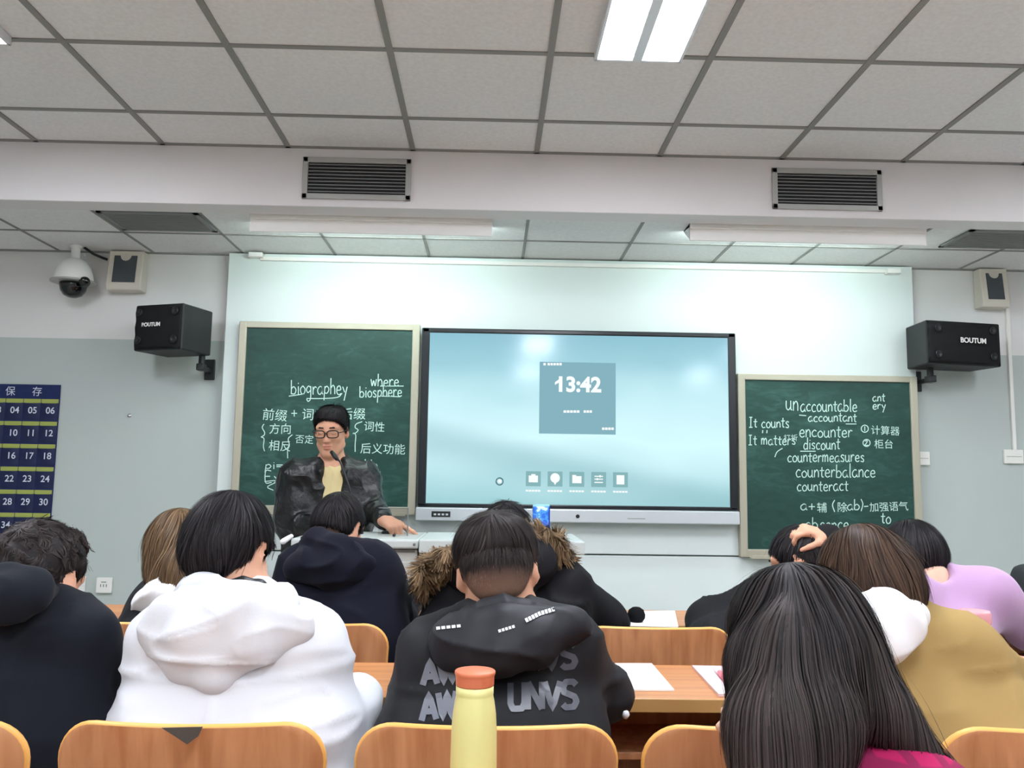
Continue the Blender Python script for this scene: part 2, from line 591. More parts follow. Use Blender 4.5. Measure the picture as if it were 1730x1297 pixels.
M['board'] = chalkboard_mat()
M['boardframe'] = mat('board_frame', (176, 170, 152), .45, .5, .25)
M['chalk'] = mat('chalk', (196, 226, 214), .95, .1)
M['chalkfaint'] = mat('chalk_faint', (140, 184, 168), .95, .1)
GL = {
    'a': (.9, [[(.75, .85), (.45, 1), (.1, .65), (.12, .2), (.4, 0), (.68, .3), (.76, .95)], [(.76, .95), (.74, .2), (.9, .02)]]),
    'b': (.9, [[(.12, 1.8), (.1, 0)], [(.1, .65), (.45, .95), (.8, .55), (.6, .05), (.1, .05)]]),
    'c': (.8, [[(.72, .85), (.42, 1), (.1, .55), (.3, .05), (.75, .12)]]),
    'd': (.9, [[(.7, .8), (.35, .95), (.1, .5), (.3, .05), (.72, .25)], [(.75, 1.8), (.75, 0)]]),
    'e': (.85, [[(.12, .5), (.7, .58), (.55, 1), (.2, .85), (.12, .3), (.4, 0), (.78, .15)]]),
    'f': (.6, [[(.6, 1.6), (.35, 1.7), (.28, 1), (.25, 0)], [(.05, 1), (.6, 1)]]),
    'g': (.9, [[(.7, .85), (.4, 1), (.1, .65), (.3, .25), (.7, .5)], [(.74, 1), (.7, -.4), (.35, -.75), (.1, -.5)]]),
    'h': (.85, [[(.15, 1.8), (.1, 0)], [(.1, .6), (.45, 1), (.7, .7), (.72, 0)]]),
    'i': (.4, [[(.2, 1), (.2, 0)], [(.2, 1.32), (.22, 1.44)]]),
    'l': (.45, [[(.2, 1.8), (.2, .1), (.35, 0)]]),
    'm': (1.15, [[(.1, 1), (.1, 0)], [(.1, .6), (.35, 1), (.5, .7), (.5, 0)], [(.5, .6), (.78, 1), (.95, .7), (.97, 0)]]),
    'n': (.8, [[(.1, 1), (.1, 0)], [(.1, .6), (.42, 1), (.66, .7), (.68, 0)]]),
    'o': (.85, [[(.45, 1), (.1, .6), (.25, .05), (.65, .1), (.78, .6), (.45, 1)]]),
    'p': (.9, [[(.2, 1), (.05, -.8)], [(.15, .7), (.5, 1), (.8, .6), (.5, .1), (.12, .2)]]),
    'r': (.7, [[(.12, 1), (.12, 0)], [(.12, .55), (.4, .98), (.65, .85)]]),
    's': (.75, [[(.66, .85), (.4, 1), (.15, .75), (.58, .35), (.5, .02), (.08, .12)]]),
    't': (.7, [[(.35, 1.5), (.33, .2), (.6, .02)], [(.02, 1), (.68, 1.02)]]),
    'u': (.9, [[(.1, 1), (.12, .25), (.4, 0), (.68, .3)], [(.7, 1), (.72, .1), (.88, 0)]]),
    'w': (1.0, [[(.08, 1), (.25, 0), (.48, .8), (.7, 0), (.92, 1)]]),
    'x': (.8, [[(.1, 1), (.7, 0)], [(.7, 1), (.1, 0)]]),
    'y': (.85, [[(.1, 1), (.4, .3)], [(.78, 1), (.3, -.75)]]),
    'I': (.8, [[(.1, 1.6), (.65, 1.6)], [(.38, 1.6), (.36, 0)], [(.05, 0), (.68, 0)]]),
    'E': (.8, [[(.65, 1.6), (.12, 1.6), (.1, 0), (.7, 0)], [(.1, .85), (.55, .85)]]),
    '"': (.6, [[(.12, 1.5), (.1, 1.0)], [(.45, 1.5), (.43, 1.0)]]),
    '+': (1.0, [[(.1, .6), (.9, .6)], [(.5, 1.05), (.5, .15)]]),
    '=': (1.0, [[(.1, .8), (.9, .8)], [(.1, .45), (.9, .45)]]),
    '-': (.7, [[(.05, .55), (.65, .6)]]),
    '(': (.45, [[(.35, 1.7), (.1, .9), (.35, -.2)]]),
    ')': (.45, [[(.1, 1.7), (.35, .9), (.1, -.2)]]),
    '{': (.6, [[(.55, 1.0), (.3, .75), (.35, .15), (.08, 0)], [(.08, 0), (.3, -.2), (.25, -1.0), (.4, -1.3)]]),
    ' ': (.6, []),
}
rnd = random.Random(4)


def write(board, word, x0, y0, x1, xh, slope=0.0):
    """chalk handwriting: a word from pixel x0 to x1 on the baseline y0, letters xh pixels high"""
    tot = sum(GL[c][0] for c in word)
    k = (x1 - x0) / tot
    x = x0
    lines = []
    for ch in word:
        w_, st = GL[ch]
        jy, js = rnd.uniform(-.06, .06) * xh, rnd.uniform(.93, 1.08)
        for s in st:
            p = smooth_line(s, 5) if len(s) > 2 else np.asarray(s, float)
            lines.append([(x + q[0] * k * .94, y0 + slope * (x - x0) + jy - q[1] * xh * js) for q in p])
        x += w_ * k
    ribbon('chalk_writing', lines, 1.6, board[1], M['chalk'], board[0])


def chalkboard(name, lab, x0, x1, z0, z1, tray):
    YF = 4.845
    t = thing(name, lab, 'chalkboard', ((x0 + x1) / 2, YP, z0))
    fw = .045
    MB().box((x0 + .01, YF, z0 + .01), (x1 - .01, YP - .001, z1 - .01)).build('writing_surface', M['board'], t)
    f = MB()
    f.box((x0, YF - .012, z0), (x0 + fw, YP - .001, z1), bevel=.006).box((x1 - fw, YF - .012, z0), (x1, YP - .001, z1), bevel=.006)
    f.box((x0 + fw - .004, YF - .011, z1 - fw * .8), (x1 - fw + .004, YP - .001, z1 - .0005), bevel=.004).box((x0 + fw - .004, YF - .011, z0 + .0005), (x1 - fw + .004, YP - .001, z0 + fw), bevel=.004)
    f.build('frame', M['boardframe'], t)
    k = MB()
    k.box((x0 + .05, YF - .06, z0 - .004), (x1 - .05, YF - .012, z0 + .004), bevel=.002)
    k.box((x0 + .05, YF - .062, z0 - .004), (x1 - .05, YF - .057, z0 + .016), bevel=.002)
    k.build('chalk_tray', M['boardframe'], t)
    YC = YF - .0012
    return t, (lambda q: P(q[0], q[1], YC)), YC


def cjk(t, s, px, py, hpx, YC, ang=0, mm='chalk'):
    p = P(px, py, YC)
    sz = hpx / FOC * YC * 1.12
    R = Matrix.Rotation(math.radians(ang), 4, 'Z')
    return text_mesh('chalk_writing', s, facing(p) @ R, sz, M[mm], t, align='LEFT')


t, to3, YC = chalkboard('chalkboard', 'green chalkboard behind the teacher, left of the screen', -1.452, -.416, 1.000, 2.088, 1)
L = (t, to3)
write(L, 'biographey', 491, 666, 588, 14)
write(L, 'where', 626, 652, 675, 11)
write(L, 'biosphere', 607, 671, 680, 11, -.03)
write(L, '+', 491, 706, 504, 12)
write(L, 'ble', 616, 792, 639, 9)
write(L, 'pi=', 447, 792, 480, 8)
write(L, 'Ex', 447, 815, 476, 12)
for s in ([(518, 673), (545, 673), (570, 671), (578, 664)], [(488, 669), (502, 667), (514, 665)], [(642, 652), (682, 652)], [(644, 669), (676, 670)],
          [(620, 793), (643, 797)], [(447, 813), (470, 812), (452, 822), (462, 828)],
          [(446, 716), (443, 722), (447, 730), (446, 735), (441, 738)], [(441, 738), (446, 741), (445, 754), (447, 762)],
          [(494, 734), (487, 741), (489, 752), (486, 760), (486, 774)],
          [(612, 712), (602, 716), (600, 722), (605, 726), (601, 731), (596, 732)], [(597, 731), (601, 735), (600, 750), (600, 763)]):
    ribbon('chalk_line', [smooth_line(s, 5)], 1.5, to3, M['chalk'], t)
for s, px, py, h in (('前缀', 442, 707, 19), ('词根', 509, 707, 19), ('后缀', 575, 707, 19), ('方向', 454, 731, 17), ('相反', 453, 759, 17), ('否定', 498, 747, 14), ('词性', 614, 726, 16), ('后义功能', 608, 764, 17)):
    cjk(t, s, px, py, h, YC, rnd.uniform(-4, 3))
t, to3, YC = chalkboard('chalkboard', 'green chalkboard hung lower, right of the screen, covered in words', 1.420, 2.472, .790, 1.836, 1)
L = (t, to3)
write(L, 'un', 1327, 693, 1350, 15)
write(L, 'accountable', 1352, 695, 1449, 12)
write(L, 'accountant', 1365, 712, 1448, 9)
write(L, 'ant', 1474, 678, 1496, 8)
write(L, 'ery', 1474, 691, 1497, 8)
write(L, 'It counts', 1265, 722, 1334, 10)
write(L, '"', 1286, 742, 1300, 10)
write(L, 'It matters', 1264, 751, 1345, 10)
write(L, 'encounter', 1350, 738, 1441, 12)
write(L, 'discount', 1357, 759, 1420, 11)
write(L, 'countermeasures', 1330, 780, 1461, 11)
write(L, 'counterbalance', 1344, 806, 1480, 12)
write(L, 'counteract', 1346, 829, 1434, 11)
write(L, 'a+', 1352, 862, 1379, 11)
write(L, '(', 1405, 862, 1412, 10)
write(L, 'ab)-', 1431, 861, 1468, 10)
write(L, 'to', 1488, 884, 1506, 11)
write(L, 'ab', 1360, 893, 1383, 10)
write(L, 'sence', 1385, 894, 1435, 11)
write(L, 'ad-', 1384, 915, 1422, 8)
for s in ([(1350, 701), (1362, 702)], [(1429, 716), (1447, 716)], [(1352, 762), (1378, 762)], [(1309, 772), (1313, 763), (1322, 757)]):
    ribbon('chalk_line', [smooth_line(s, 4)], 1.5, to3, M['chalk'], t)
for cx, cy_ in ((1461, 724), (1464, 748)):
    ribbon('chalk_ring', [[(cx + 6 * math.cos(a * .33), cy_ + 6 * math.sin(a * .33)) for a in range(20)]], 1.5, to3, M['chalk'], t)
for s in ([(1461, 720), (1461, 724), (1461, 728)], [(1461, 745), (1465, 744), (1464, 748), (1461, 752), (1467, 752)]):
    ribbon('chalk_numeral', [smooth_line(s, 4)], 1.5, to3, M['chalk'], t)
for s, px, py, h in (('计算器', 1471, 732, 15), ('柜台', 1477, 756, 15), ('打折', 1324, 744, 11), ('辅', 1380, 864, 16), ('除', 1414, 863, 16), ('加强语气', 1469, 863, 15)):
    cjk(t, s, px, py, h, YC, rnd.uniform(-3, 3))

# ------------------------------------------------------------------ big screen
def screen_mat():
    m = bpy.data.materials.new('lit_screen')
    m.use_nodes = True
    nt = m.node_tree
    nt.nodes.clear()
    o = nt.nodes.new('ShaderNodeOutputMaterial')
    tc = nt.nodes.new('ShaderNodeTexCoord')
    sp = nt.nodes.new('ShaderNodeSeparateXYZ')
    nt.links.new(tc.outputs['Generated'], sp.inputs[0])

    def math_(op, a, b):
        n = nt.nodes.new('ShaderNodeMath')
        n.operation = op
        for i, v in enumerate((a, b)):
            if isinstance(v, (int, float)):
                n.inputs[i].default_value = v
            else:
                nt.links.new(v, n.inputs[i])
        return n.outputs[0]
    x, z = sp.outputs['X'], sp.outputs['Z']
    # wallpaper: bright misty middle, darker top, a soft hill edge at the lower left
    hill = math_('ADD', math_('MULTIPLY', x, -.38), .40)
    n = nt.nodes.new('ShaderNodeTexNoise')
    n.inputs['Scale'].default_value = 2.2
    n.inputs['Detail'].default_value = 2
    nt.links.new(tc.outputs['Generated'], n.inputs['Vector'])
    r = nt.nodes.new('ShaderNodeValToRGB')
    els = r.color_ramp.elements
    els[0].position, els[0].color = 0.0, rgb(160, 208, 214)
    els[1].position, els[1].color = 1.0, rgb(140, 192, 208)
    for p_, c_ in ((.14, (180, 222, 228)), (.38, (212, 248, 253)), (.58, (196, 236, 243)), (.8, (156, 206, 218))):
        e = els.new(p_)
        e.color = rgb(*c_)
    zz = math_('ADD', z, math_('MULTIPLY', math_('SUBTRACT', n.outputs['Fac'], .5), .35))
    nt.links.new(zz, r.inputs[0])
    below = nt.nodes.new('ShaderNodeMapRange')
    below.interpolation_type = 'SMOOTHSTEP'
    below.inputs[1].default_value, below.inputs[2].default_value = -.14, .01
    below.inputs[3].default_value, below.inputs[4].default_value = .0, 1.0
    d = math_('SUBTRACT', hill, z)
    nt.links.new(d, below.inputs[0])
    edge = nt.nodes.new('ShaderNodeMapRange')
    edge.interpolation_type = 'SMOOTHSTEP'
    edge.inputs[1].default_value, edge.inputs[2].default_value = .02, .22
    edge.inputs[3].default_value, edge.inputs[4].default_value = 1.0, 0.0
    nt.links.new(d, edge.inputs[0])
    f = math_('MULTIPLY', math_('MULTIPLY', below.outputs[0], edge.outputs[0]), .55)
    mx = nt.nodes.new('ShaderNodeMix')
    mx.data_type = 'RGBA'
    nt.links.new(f, mx.inputs[0])
    nt.links.new(r.outputs[0], mx.inputs[6])
    mx.inputs[7].default_value = rgb(140, 186, 194)
    e = nt.nodes.new('ShaderNodeEmission')
    nt.links.new(mx.outputs[2], e.inputs[0])
    e.inputs[1].default_value = 1.04
    g = nt.nodes.new('ShaderNodeBsdfGlossy')
    g.inputs['Roughness'].default_value = .12
    g.inputs['Color'].default_value = (.035, .035, .035, 1)
    ad = nt.nodes.new('ShaderNodeAddShader')
    nt.links.new(e.outputs[0], ad.inputs[0])
    nt.links.new(g.outputs[0], ad.inputs[1])
    nt.links.new(ad.outputs[0], o.inputs[0])
    return m


M['screen'] = screen_mat()
M['bezel'] = mat('screen_bezel', (16, 20, 26), .3, .5)
M['silver'] = mat('silver_bar', (206, 210, 214), .35, .5, .3)
tv = thing('interactive_screen', 'large interactive screen with black bezel showing 13:42', 'screen', (.495, YP, .975))
YS = 4.805
b = MB()
b.box((-.402, YS - .006, 1.052), (-.357, YP - .001, 2.064), bevel=.006).box((1.357, YS - .006, 1.052), (1.402, YP - .001, 2.064), bevel=.006)
b.box((-.40, YS - .006, 2.036), (1.40, YP - .001, 2.064), bevel=.006).box((-.40, YS - .006, 1.046), (1.40, YP - .001, 1.070), bevel=.006)
b.build('bezel', M['bezel'], tv)
MB().box((-.36, YS, 1.066), (1.36, YP - .002, 2.040)).build('display', M['screen'], tv)
MB().box((-.410, YS - .03, .974), (1.404, YP - .001, 1.047), bevel=.006).build('speaker_bar', M['silver'], tv)
p = P(745, 869, YS - .03)
MB().box((p[0] - .052, YS - .033, p[2] - .013), (p[0] + .052, YS - .029, p[2] + .018)).build('port_panel', M['ventdark'], tv)
ui = emission('screen_white', (250, 255, 255), 1.0)
for k in range(4):
    MB().box((p[0] - .040 + k * .022, YS - .0345, p[2] - .004), (p[0] - .026 + k * .022, YS - .0325, p[2] + .006)).build('port', M['silver'], tv)
p = P(976, 872, YS - .03)
MB().lathe([(.011, 0), (.011, .004), (.008, .005)], (p[0], YS - .029, p[2]), axis=(0, -1, 0)).build('power_button', M['bezel'], tv)
p = P(1075, 876, YS - .03)
MB().box((p[0] - .05, YS - .0315, p[2] - .002), (p[0] + .05, YS - .0295, p[2] + .002)).build('speaker_slot', M['slat'], tv)
YU = YS - .0015
card = emission('screen_card', (138, 184, 196), .95)
a, c_ = P(911, 612, YU), P(1041, 733, YU)
cx, cz = (a[0] + c_[0]) / 2, (a[2] + c_[2]) / 2
MB().box((cx - .218, YU, cz - .205), (cx + .218, YS - .0002, cz + .205)).build('clock_card', card, tv)
text_mesh('clock_digits', '13:42', facing(P(977, 661, YU - .001)), .118, ui, tv, bold=.0045)
fl = [P(px, py, YU - .001) for px, py in ((945.5, 639.5), (937.5, 645.5), (937.5, 650), (945.5, 645.5))]
MB().quad(*[tuple(q) for q in fl]).build('digit_flag', ui, tv)
for (x0, x1, y) in ((918, 923, 615), (925, 950, 615), (952, 980, 695), (986, 1001, 695), (1017, 1038, 724)):
    small = MB()
    n = max(1, int((x1 - x0) / 5))
    for k in range(n):
        q0, q1 = P(x0 + (x1 - x0) * k / n, y + 2, YU - .001), P(x0 + (x1 - x0) * (k + .82) / n, y - 2, YU - .001)
        small.box((q0[0], YU - .001, q0[2]), (q1[0], YU, q1[2]))
    small.build('small_print', ui, tv)
icon = emission('screen_icon', (140, 186, 190), .95)
for k in range(5):
    q = P(901 + k * 36.8, 808.5 + k * .45, YU)
    x, z = q[0], q[2]
    ic = MB().box((x - .042, YU, z - .042), (x + .042, YS - .0002, z + .042)).build('icon', icon, tv)
    g = MB()
    if k == 0:
        g.box((x - .026, YU - .001, z - .02), (x + .026, YU, z + .018)).box((x - .012, YU - .001, z + .018), (x + .012, YU, z + .026))
    elif k == 1:
        g.lathe([(.027, 0), (.027, .001)], (x, YU, z + .006), axis=(0, -1, 0)).prism([(x - .012, z - .012), (x + .012, z - .012), (x, z - .034)], YU - .001, YU)
    elif k == 2:
        g.box((x - .026, YU - .001, z - .022), (x + .026, YU, z + .018)).box((x - .026, YU - .001, z + .018), (x - .004, YU, z + .024))
    elif k == 3:
        for d_ in (-.016, .002, .018):
            g.box((x - .024, YU - .001, z + d_ - .003), (x + .024, YU, z + d_ + .003))
        g.box((x - .012, YU - .001, z - .004), (x - .004, YU, z + .008)).box((x + .004, YU - .001, z + .012), (x + .012, YU, z + .025))
    else:
        g.box((x - .022, YU - .001, z - .026), (x + .022, YU, z + .026))
    g.build('glyph', ui, ic)
    s = MB()
    for j in range(5):
        s.box((x - .042 + j * .017, YU - .001, z - .072), (x - .028 + j * .017, YU, z - .062))
    s.build('caption', ui, ic)
q = P(844, 813, YU)
cur = MB()
cur.tube([(q[0] + .020 * math.cos(a * .524), YU, q[2] + .020 * math.sin(a * .524)) for a in range(12)], .0035, seg=6, closed=True)
cur.build('pointer', mat('pointer_ring', (70, 100, 108), .5), tv)
MB().box((q[0] - .008, YU - .001, q[2] - .008), (q[0] + .010, YU, q[2] + .010)).build('pointer_dot', ui, tv)
# ------------------------------------------------------------------ lecture chairs and desks
def back_outline(w, z0, z1, r, n=8):
    pts = [(-w / 2 + .03, z0), (w / 2 - .03, z0), (w / 2 - .012, z0 + .06)]
    for k in range(n + 1):
        a = math.pi / 2 * k / n
        pts.append((w / 2 - r + r * math.cos(a), z1 - r + r * math.sin(a)))
    for k in range(n + 1):
        a = math.pi / 2 + math.pi / 2 * k / n
        pts.append((-w / 2 + r + r * math.cos(a), z1 - r + r * math.sin(a)))
    pts.append((-w / 2 + .012, z0 + .06))
    return pts


def chair_backrest():
    """curved plywood: dark faces, pale rounded edge; the front faces +Y"""
    bm = bmesh.new()
    W, T = .418, .016
    out = back_outline(W, .47, .812, .062)
    cols = 16

    def bend(x, z):
        lean = -.11 * max(0, (z - .50)) - .12 * max(0, z - .68) ** 2
        return lean + .035 * (1 - (2 * x / W) ** 2) * -1 + .03
    # rows of vertices clipped to the outline
    zs = sorted(set([p[1] for p in out] + [.47 + .342 * k / 14 for k in range(15)]))

    def span(z):
        xs = []
        n = len(out)
        for i in range(n):
            (xa, za), (xb, zb) = out[i], out[(i + 1) % n]
            if (za <= z <= zb or zb <= z <= za) and abs(za - zb) > 1e-9:
                xs.append(xa + (xb - xa) * (z - za) / (zb - za))
        return (min(xs), max(xs)) if xs else (-W / 2 + .062, W / 2 - .062)
    front, rear = [], []
    for z in zs:
        a, b = span(z)
        f, r_ = [], []
        for k in range(cols + 1):
            x = a + (b - a) * k / cols
            f.append(bm.verts.new((x, bend(x, z) + T / 2, z)))
            r_.append(bm.verts.new((x, bend(x, z) - T / 2, z)))
        front.append(f)
        rear.append(r_)
    for g, flip in ((front, True), (rear, False)):
        for a, b in zip(g, g[1:]):
            for k in range(cols):
                q = (a[k], a[k + 1], b[k + 1], b[k])
                fc = bm.faces.new(q[::-1] if flip else q)
                fc.smooth = True
    ring_f = front[0] + [r_[-1] for r_ in front[1:]] + front[-1][-2::-1] + [r_[0] for r_ in front[-2:0:-1]]
    ring_r = rear[0] + [r_[-1] for r_ in rear[1:]] + rear[-1][-2::-1] + [r_[0] for r_ in rear[-2:0:-1]]
    n = len(ring_f)
    rings = [ring_f]
    for w_, out_ in ((.8, .0030), (.5, .0042), (.2, .0030)):
        mid = []
        for i in range(n):
            a, b = ring_f[i - 1].co, ring_f[(i + 1) % n].co
            d = Vector((b.x - a.x, 0, b.z - a.z)).normalized()
            q = ring_f[i].co * w_ + ring_r[i].co * (1 - w_)
            mid.append(bm.verts.new(q + Vector((d.z, 0, -d.x)) * out_))
        rings.append(mid)
    rings.append(ring_r)
    for ra, rb in zip(rings, rings[1:]):
        for i in range(n):
            fc = bm.faces.new((ra[i], rb[i], rb[(i + 1) % n], ra[(i + 1) % n]))
            fc.material_index = 1
            fc.smooth = True
    bmesh.ops.recalc_face_normals(bm, faces=bm.faces[:])
    me = bpy.data.meshes.new('backrest')
    bm.to_mesh(me)
    bm.free()
    return me


def make_chair(label, x, y):
    t = thing('lecture_chair', label, 'chair', (0, 0, 0))
    link('backrest', chair_backrest(), [M['wood'], M['edge']], t)
    s = MB()
    s.prism([(0, .425), (.04, .432), (.20, .436), (.34, .450), (.365, .462), (.36, .445), (.34, .434), (.2, .420), (0, .409)][::-1], -.2, .2, axis='x', bevel=.004)
    s.build('seat', M['wood'], t)
    for sx in (-.14, .14):
        MB().box((sx - .015, -.030, .385), (sx + .015, -.008, .60), bevel=.004).box((sx - .015, -.030, .385), (sx + .015, .30, .407), bevel=.004).build('bracket', M['darkmetal'], t)
        MB().lathe([(.0085, -.004), (.0085, .001), (.006, .004), (.001, .005)], (sx, -.0205, .700), axis=(0, -1, .1), seg=14).build('bolt', M['chrome'], t)
    MB().box((-.16, -.01, .375), (.16, .03, .40), bevel=.004).box((-.03, -.03, 0.008), (.03, .05, .385), bevel=.006).box((-.09, -.10, 0), (.09, .16, .012), bevel=.004).build('pedestal', M['darkmetal'], t)
    return t


X1 = [-.939, -.4675, .0025, .4655, .951]          # chairs of the near row, by their middles
X2 = [-.947, -.478, -.013, .4555, .926]           # chairs of the next row
Y1, Y2 = 1.43, 2.36
chair0 = None
LAB = [
    ('orange plywood lecture chair behind the charcoal jumper, cut by the left edge', X1[0], Y1),
    ('orange plywood lecture chair with a dark sticker, behind the white jacket', X1[1], Y1),
    ('orange plywood lecture chair behind the yellow bottle', X1[2], Y1),
    ('orange plywood lecture chair half hidden by the long black hair', X1[3], Y1),
    ('orange plywood lecture chair behind the tan jacket at the bottom right', X1[4], Y1),
    ('orange plywood chair of the second row, almost hidden left of the white jacket', X2[0], Y2),
    ('orange plywood chair behind the plain black hoodie', X2[1], Y2),
    ('orange plywood chair of the second row behind the fur-trimmed parka', X2[2], Y2),
    ('empty-looking orange plywood chair beyond the white paper, right of the printed hoodie', X2[3], Y2),
    ('orange plywood chair of the second row hidden behind the tan jacket', X2[4], Y2),
    ('orange plywood chair under the person with long black hair', .42, .50),
]
chairs = []
for lab, x, y in LAB:
    if chair0 is None:
        o = chair0 = make_chair(lab, x, y)
    else:
        o = copy_tree(chair0)
        o['label'] = lab
    o['group'] = 'plywood lecture chairs'
    o.location = (x, y, 0)
    chairs.append(o)
c2 = chairs[1]
p = P(322, 1231, 1.385)
st = MB()
st.prism([(p[0] - .036, p[2] + .008), (p[0] + .026, p[2] + .010), (p[0] + .020, p[2] - .004), (p[0] + .004, p[2] - .016), (p[0] - .012, p[2] - .006)], 1.3605, 1.3625)
stk = st.build('sticker', mat('dark_sticker', (70, 66, 62), .6), c2)

# desks: one long bench top per row
XD0, XD1 = -1.75, 2.35


def make_desk(y0, depth, label):
    t = thing('lecture_desk', label, 'desk', (.3, y0 + depth / 2, 0), 'long lecture desks')
    y1 = y0 + depth
    MB().box((XD0, y0, .722), (XD1, y1, .7495), bevel=.003, mi=0).build('tabletop', M['deskwood'], t)
    MB().box((XD0, y0 - .004, .7215), (XD1, y0 - .0002, .7490), bevel=.0015).build('edge_band', M['deskedge'], t)
    MB().box((XD0 + .02, y0 + .08, .600), (XD1 - .02, y1 - .03, .616), bevel=.002).build('book_shelf', M['wood'], t)
    MB().box((XD0 + .02, y1 - .026, .26), (XD1 - .02, y1 - .012, .721), bevel=.002).build('front_panel', M['wood'], t)
    for x in (XD0 + .05, -.70, -.233, .232, .70, 1.18, 1.7, XD1 - .05):
        MB().box((x - .012, y0 + .09, .012), (x + .012, y1 - .03, .598), bevel=.003).box((x - .02, y0 + .02, 0), (x + .02, y1 - .01, .014), bevel=.003).box((x - .008, y0 + .1, .617), (x + .008, y1 - .03, .721)).build('leg', M['darkmetal'], t)
    return t


make_desk(.92, .33, 'long wooden desk carrying the yellow bottle, nearest the camera')
make_desk(1.842, .33, 'long wooden desk with papers, in front of the white jacket and printed hoodie')
make_desk(2.760, .325, 'long wooden desk of the front row, nearest the teaching podium')

# ------------------------------------------------------------------ things on the desks
ZD = .7495
M['bottle'] = mat('bottle_yellow', (208, 202, 134), .38, .45, noise=((4, 4, 4), .02))
M['lidorange'] = mat('lid_orange', (200, 112, 78), .5, .4)
bx, by = -.0145, 1.10
bt = thing('bottle', 'pale yellow bottle with an orange lid on the nearest desk', 'bottle', (bx, by, ZD))
MB().lathe([(.001, 0), (.024, 0), (.0275, .004), (.029, .012), (.0288, .10), (.0283, .140), (.0270, .162), (.0248, .177), (.0238, .1815), (.0236, .183), (.0232, .1845), (.0236, .186), (.0236, .1955), (.020, .1955)], (bx, by, ZD), seg=48).build('body', M['bottle'], bt, True)
MB().lathe([(.0236, .196), (.0240, .1972), (.0242, .2065), (.0248, .2085), (.0256, .2105), (.0255, .2130), (.0245, .2140), (.001, .2142)], (bx, by, ZD), seg=48).build('lid', M['lidorange'], bt, True)
mk = MB()
for dx, w_ in ((-.012, .006), (-.0045, .0022), (.0015, .0022)):
    for s in (0,):
        a = math.asin(dx / .0288)
        mk.box((-w_ / 2, -.0291, .092), (w_ / 2, -.0286, .0925 if w_ > .003 else .097), M4=Matrix.Translation((bx, by, ZD)) @ Matrix.Rotation(-a * -1, 4, 'Z'))
mk.build('printed_mark', mat('print_dark', (96, 96, 60), .6), bt)


def sheet(name, lab, cat, pts, z, h, m, group=None, parent=None):
    b = MB()
    t = bmesh.new()
    a = [t.verts.new((p[0], p[1], z)) for p in pts]
    c = [t.verts.new((p[0], p[1], z + h)) for p in pts]
    t.faces.new(a[::-1])
    t.faces.new(c)
    for i in range(len(a)):
        t.faces.new((a[i], a[(i + 1) % len(a)], c[(i + 1) % len(a)], c[i]))
    b._add(t, 0)
    o = b.build(name, m, parent)
    return tag(o, lab, cat, group) if parent is None else o


def on_desk(pix):
    return [Pz(px, py, ZD)[:2] for px, py in pix]


M['pinkpaper'] = mat('pink_folder', (224, 200, 206), .4, .5)
sheet('paper', 'white sheet of paper on the desk, right of the printed hoodie', 'paper', [(.20, 2.163)] + [tuple(q) for q in on_desk([(1101, 1123), (1139, 1168)])] + [(.17, 1.90)], ZD + .0004, .004, M['paper'])
sheet('folder', 'pale pink folder on the desk, left of the long black hair', 'folder', [tuple(q) for q in on_desk([(1169, 1128), (1262, 1130), (1300, 1178), (1214, 1177)])], ZD + .0004, .006, M['pinkpaper'])
pq = [tuple(Pz(px, py, ZD + .0135)) for px, py in ((1236, 1157), (1216, 1136), (1208, 1128))]
pe = thing('pen', 'pink and white pen lying on the pale pink folder', 'pen', pq[1])
MB().cyl(pq[0], pq[1], .0065, seg=14).build('barrel', mat('pen_pink', (226, 120, 132), .4), pe)
MB().cyl(pq[1], pq[2], .0066, .004, seg=14).build('tip', M['whiteplastic'], pe)
nt_ = sheet('notebook', 'white open notebook between the charcoal jumper and the white jacket', 'notebook', [(-.86, 2.13), (-.60, 2.13), (-.60, 1.87), (-.88, 1.87)], ZD + .0004, .010, M['paper'])
sheet('paper', 'white paper on the front-row desk, right of the fur-trimmed parka', 'paper', on_desk([(1062, 1034), (1140, 1033), (1146, 1060), (1060, 1058)]), ZD + .0004, .003, M['paper'])
sheet('paper', 'white slip of paper on the front-row desk, right of the plain black hoodie', 'paper', on_desk([(682, 1030), (698, 1030), (699, 1046), (680, 1046)]), ZD + .0004, .004, M['paper'])
p = Pz(1075, 1052, ZD)
tag(MB().lathe([(.001, 0), (.020, .001), (.028, .012), (.029, .024), (.024, .038), (.012, .046), (.001, .048)], (p[0], p[1], ZD + .0036), seg=24).build('pompom', mat('pompom_black', (22, 22, 24), .95, .1), None, True), 'small round black pompom on the front-row desk, right of the parka', 'pompom')
M['pinklid'] = mat('pink_lid', (222, 156, 162), .4, .4)
bx2, by2 = P(1646, 1040, 2.02)[0], 2.02
t = thing('cup', 'pink lidded cup on the desk, beyond the tan jacket shoulder', 'cup', (bx2, by2, ZD))
MB().lathe([(.001, 0), (.026, 0), (.029, .004), (.033, .13), (.034, .134)], (bx2, by2, ZD), seg=32).build('body', mat('pink_cup', (214, 134, 142), .4), t, True)
MB().lathe([(.0355, .1345), (.0362, .137), (.0355, .158), (.033, .163), (.001, .164)], (bx2, by2, ZD), seg=32).build('lid', M['pinklid'], t, True)

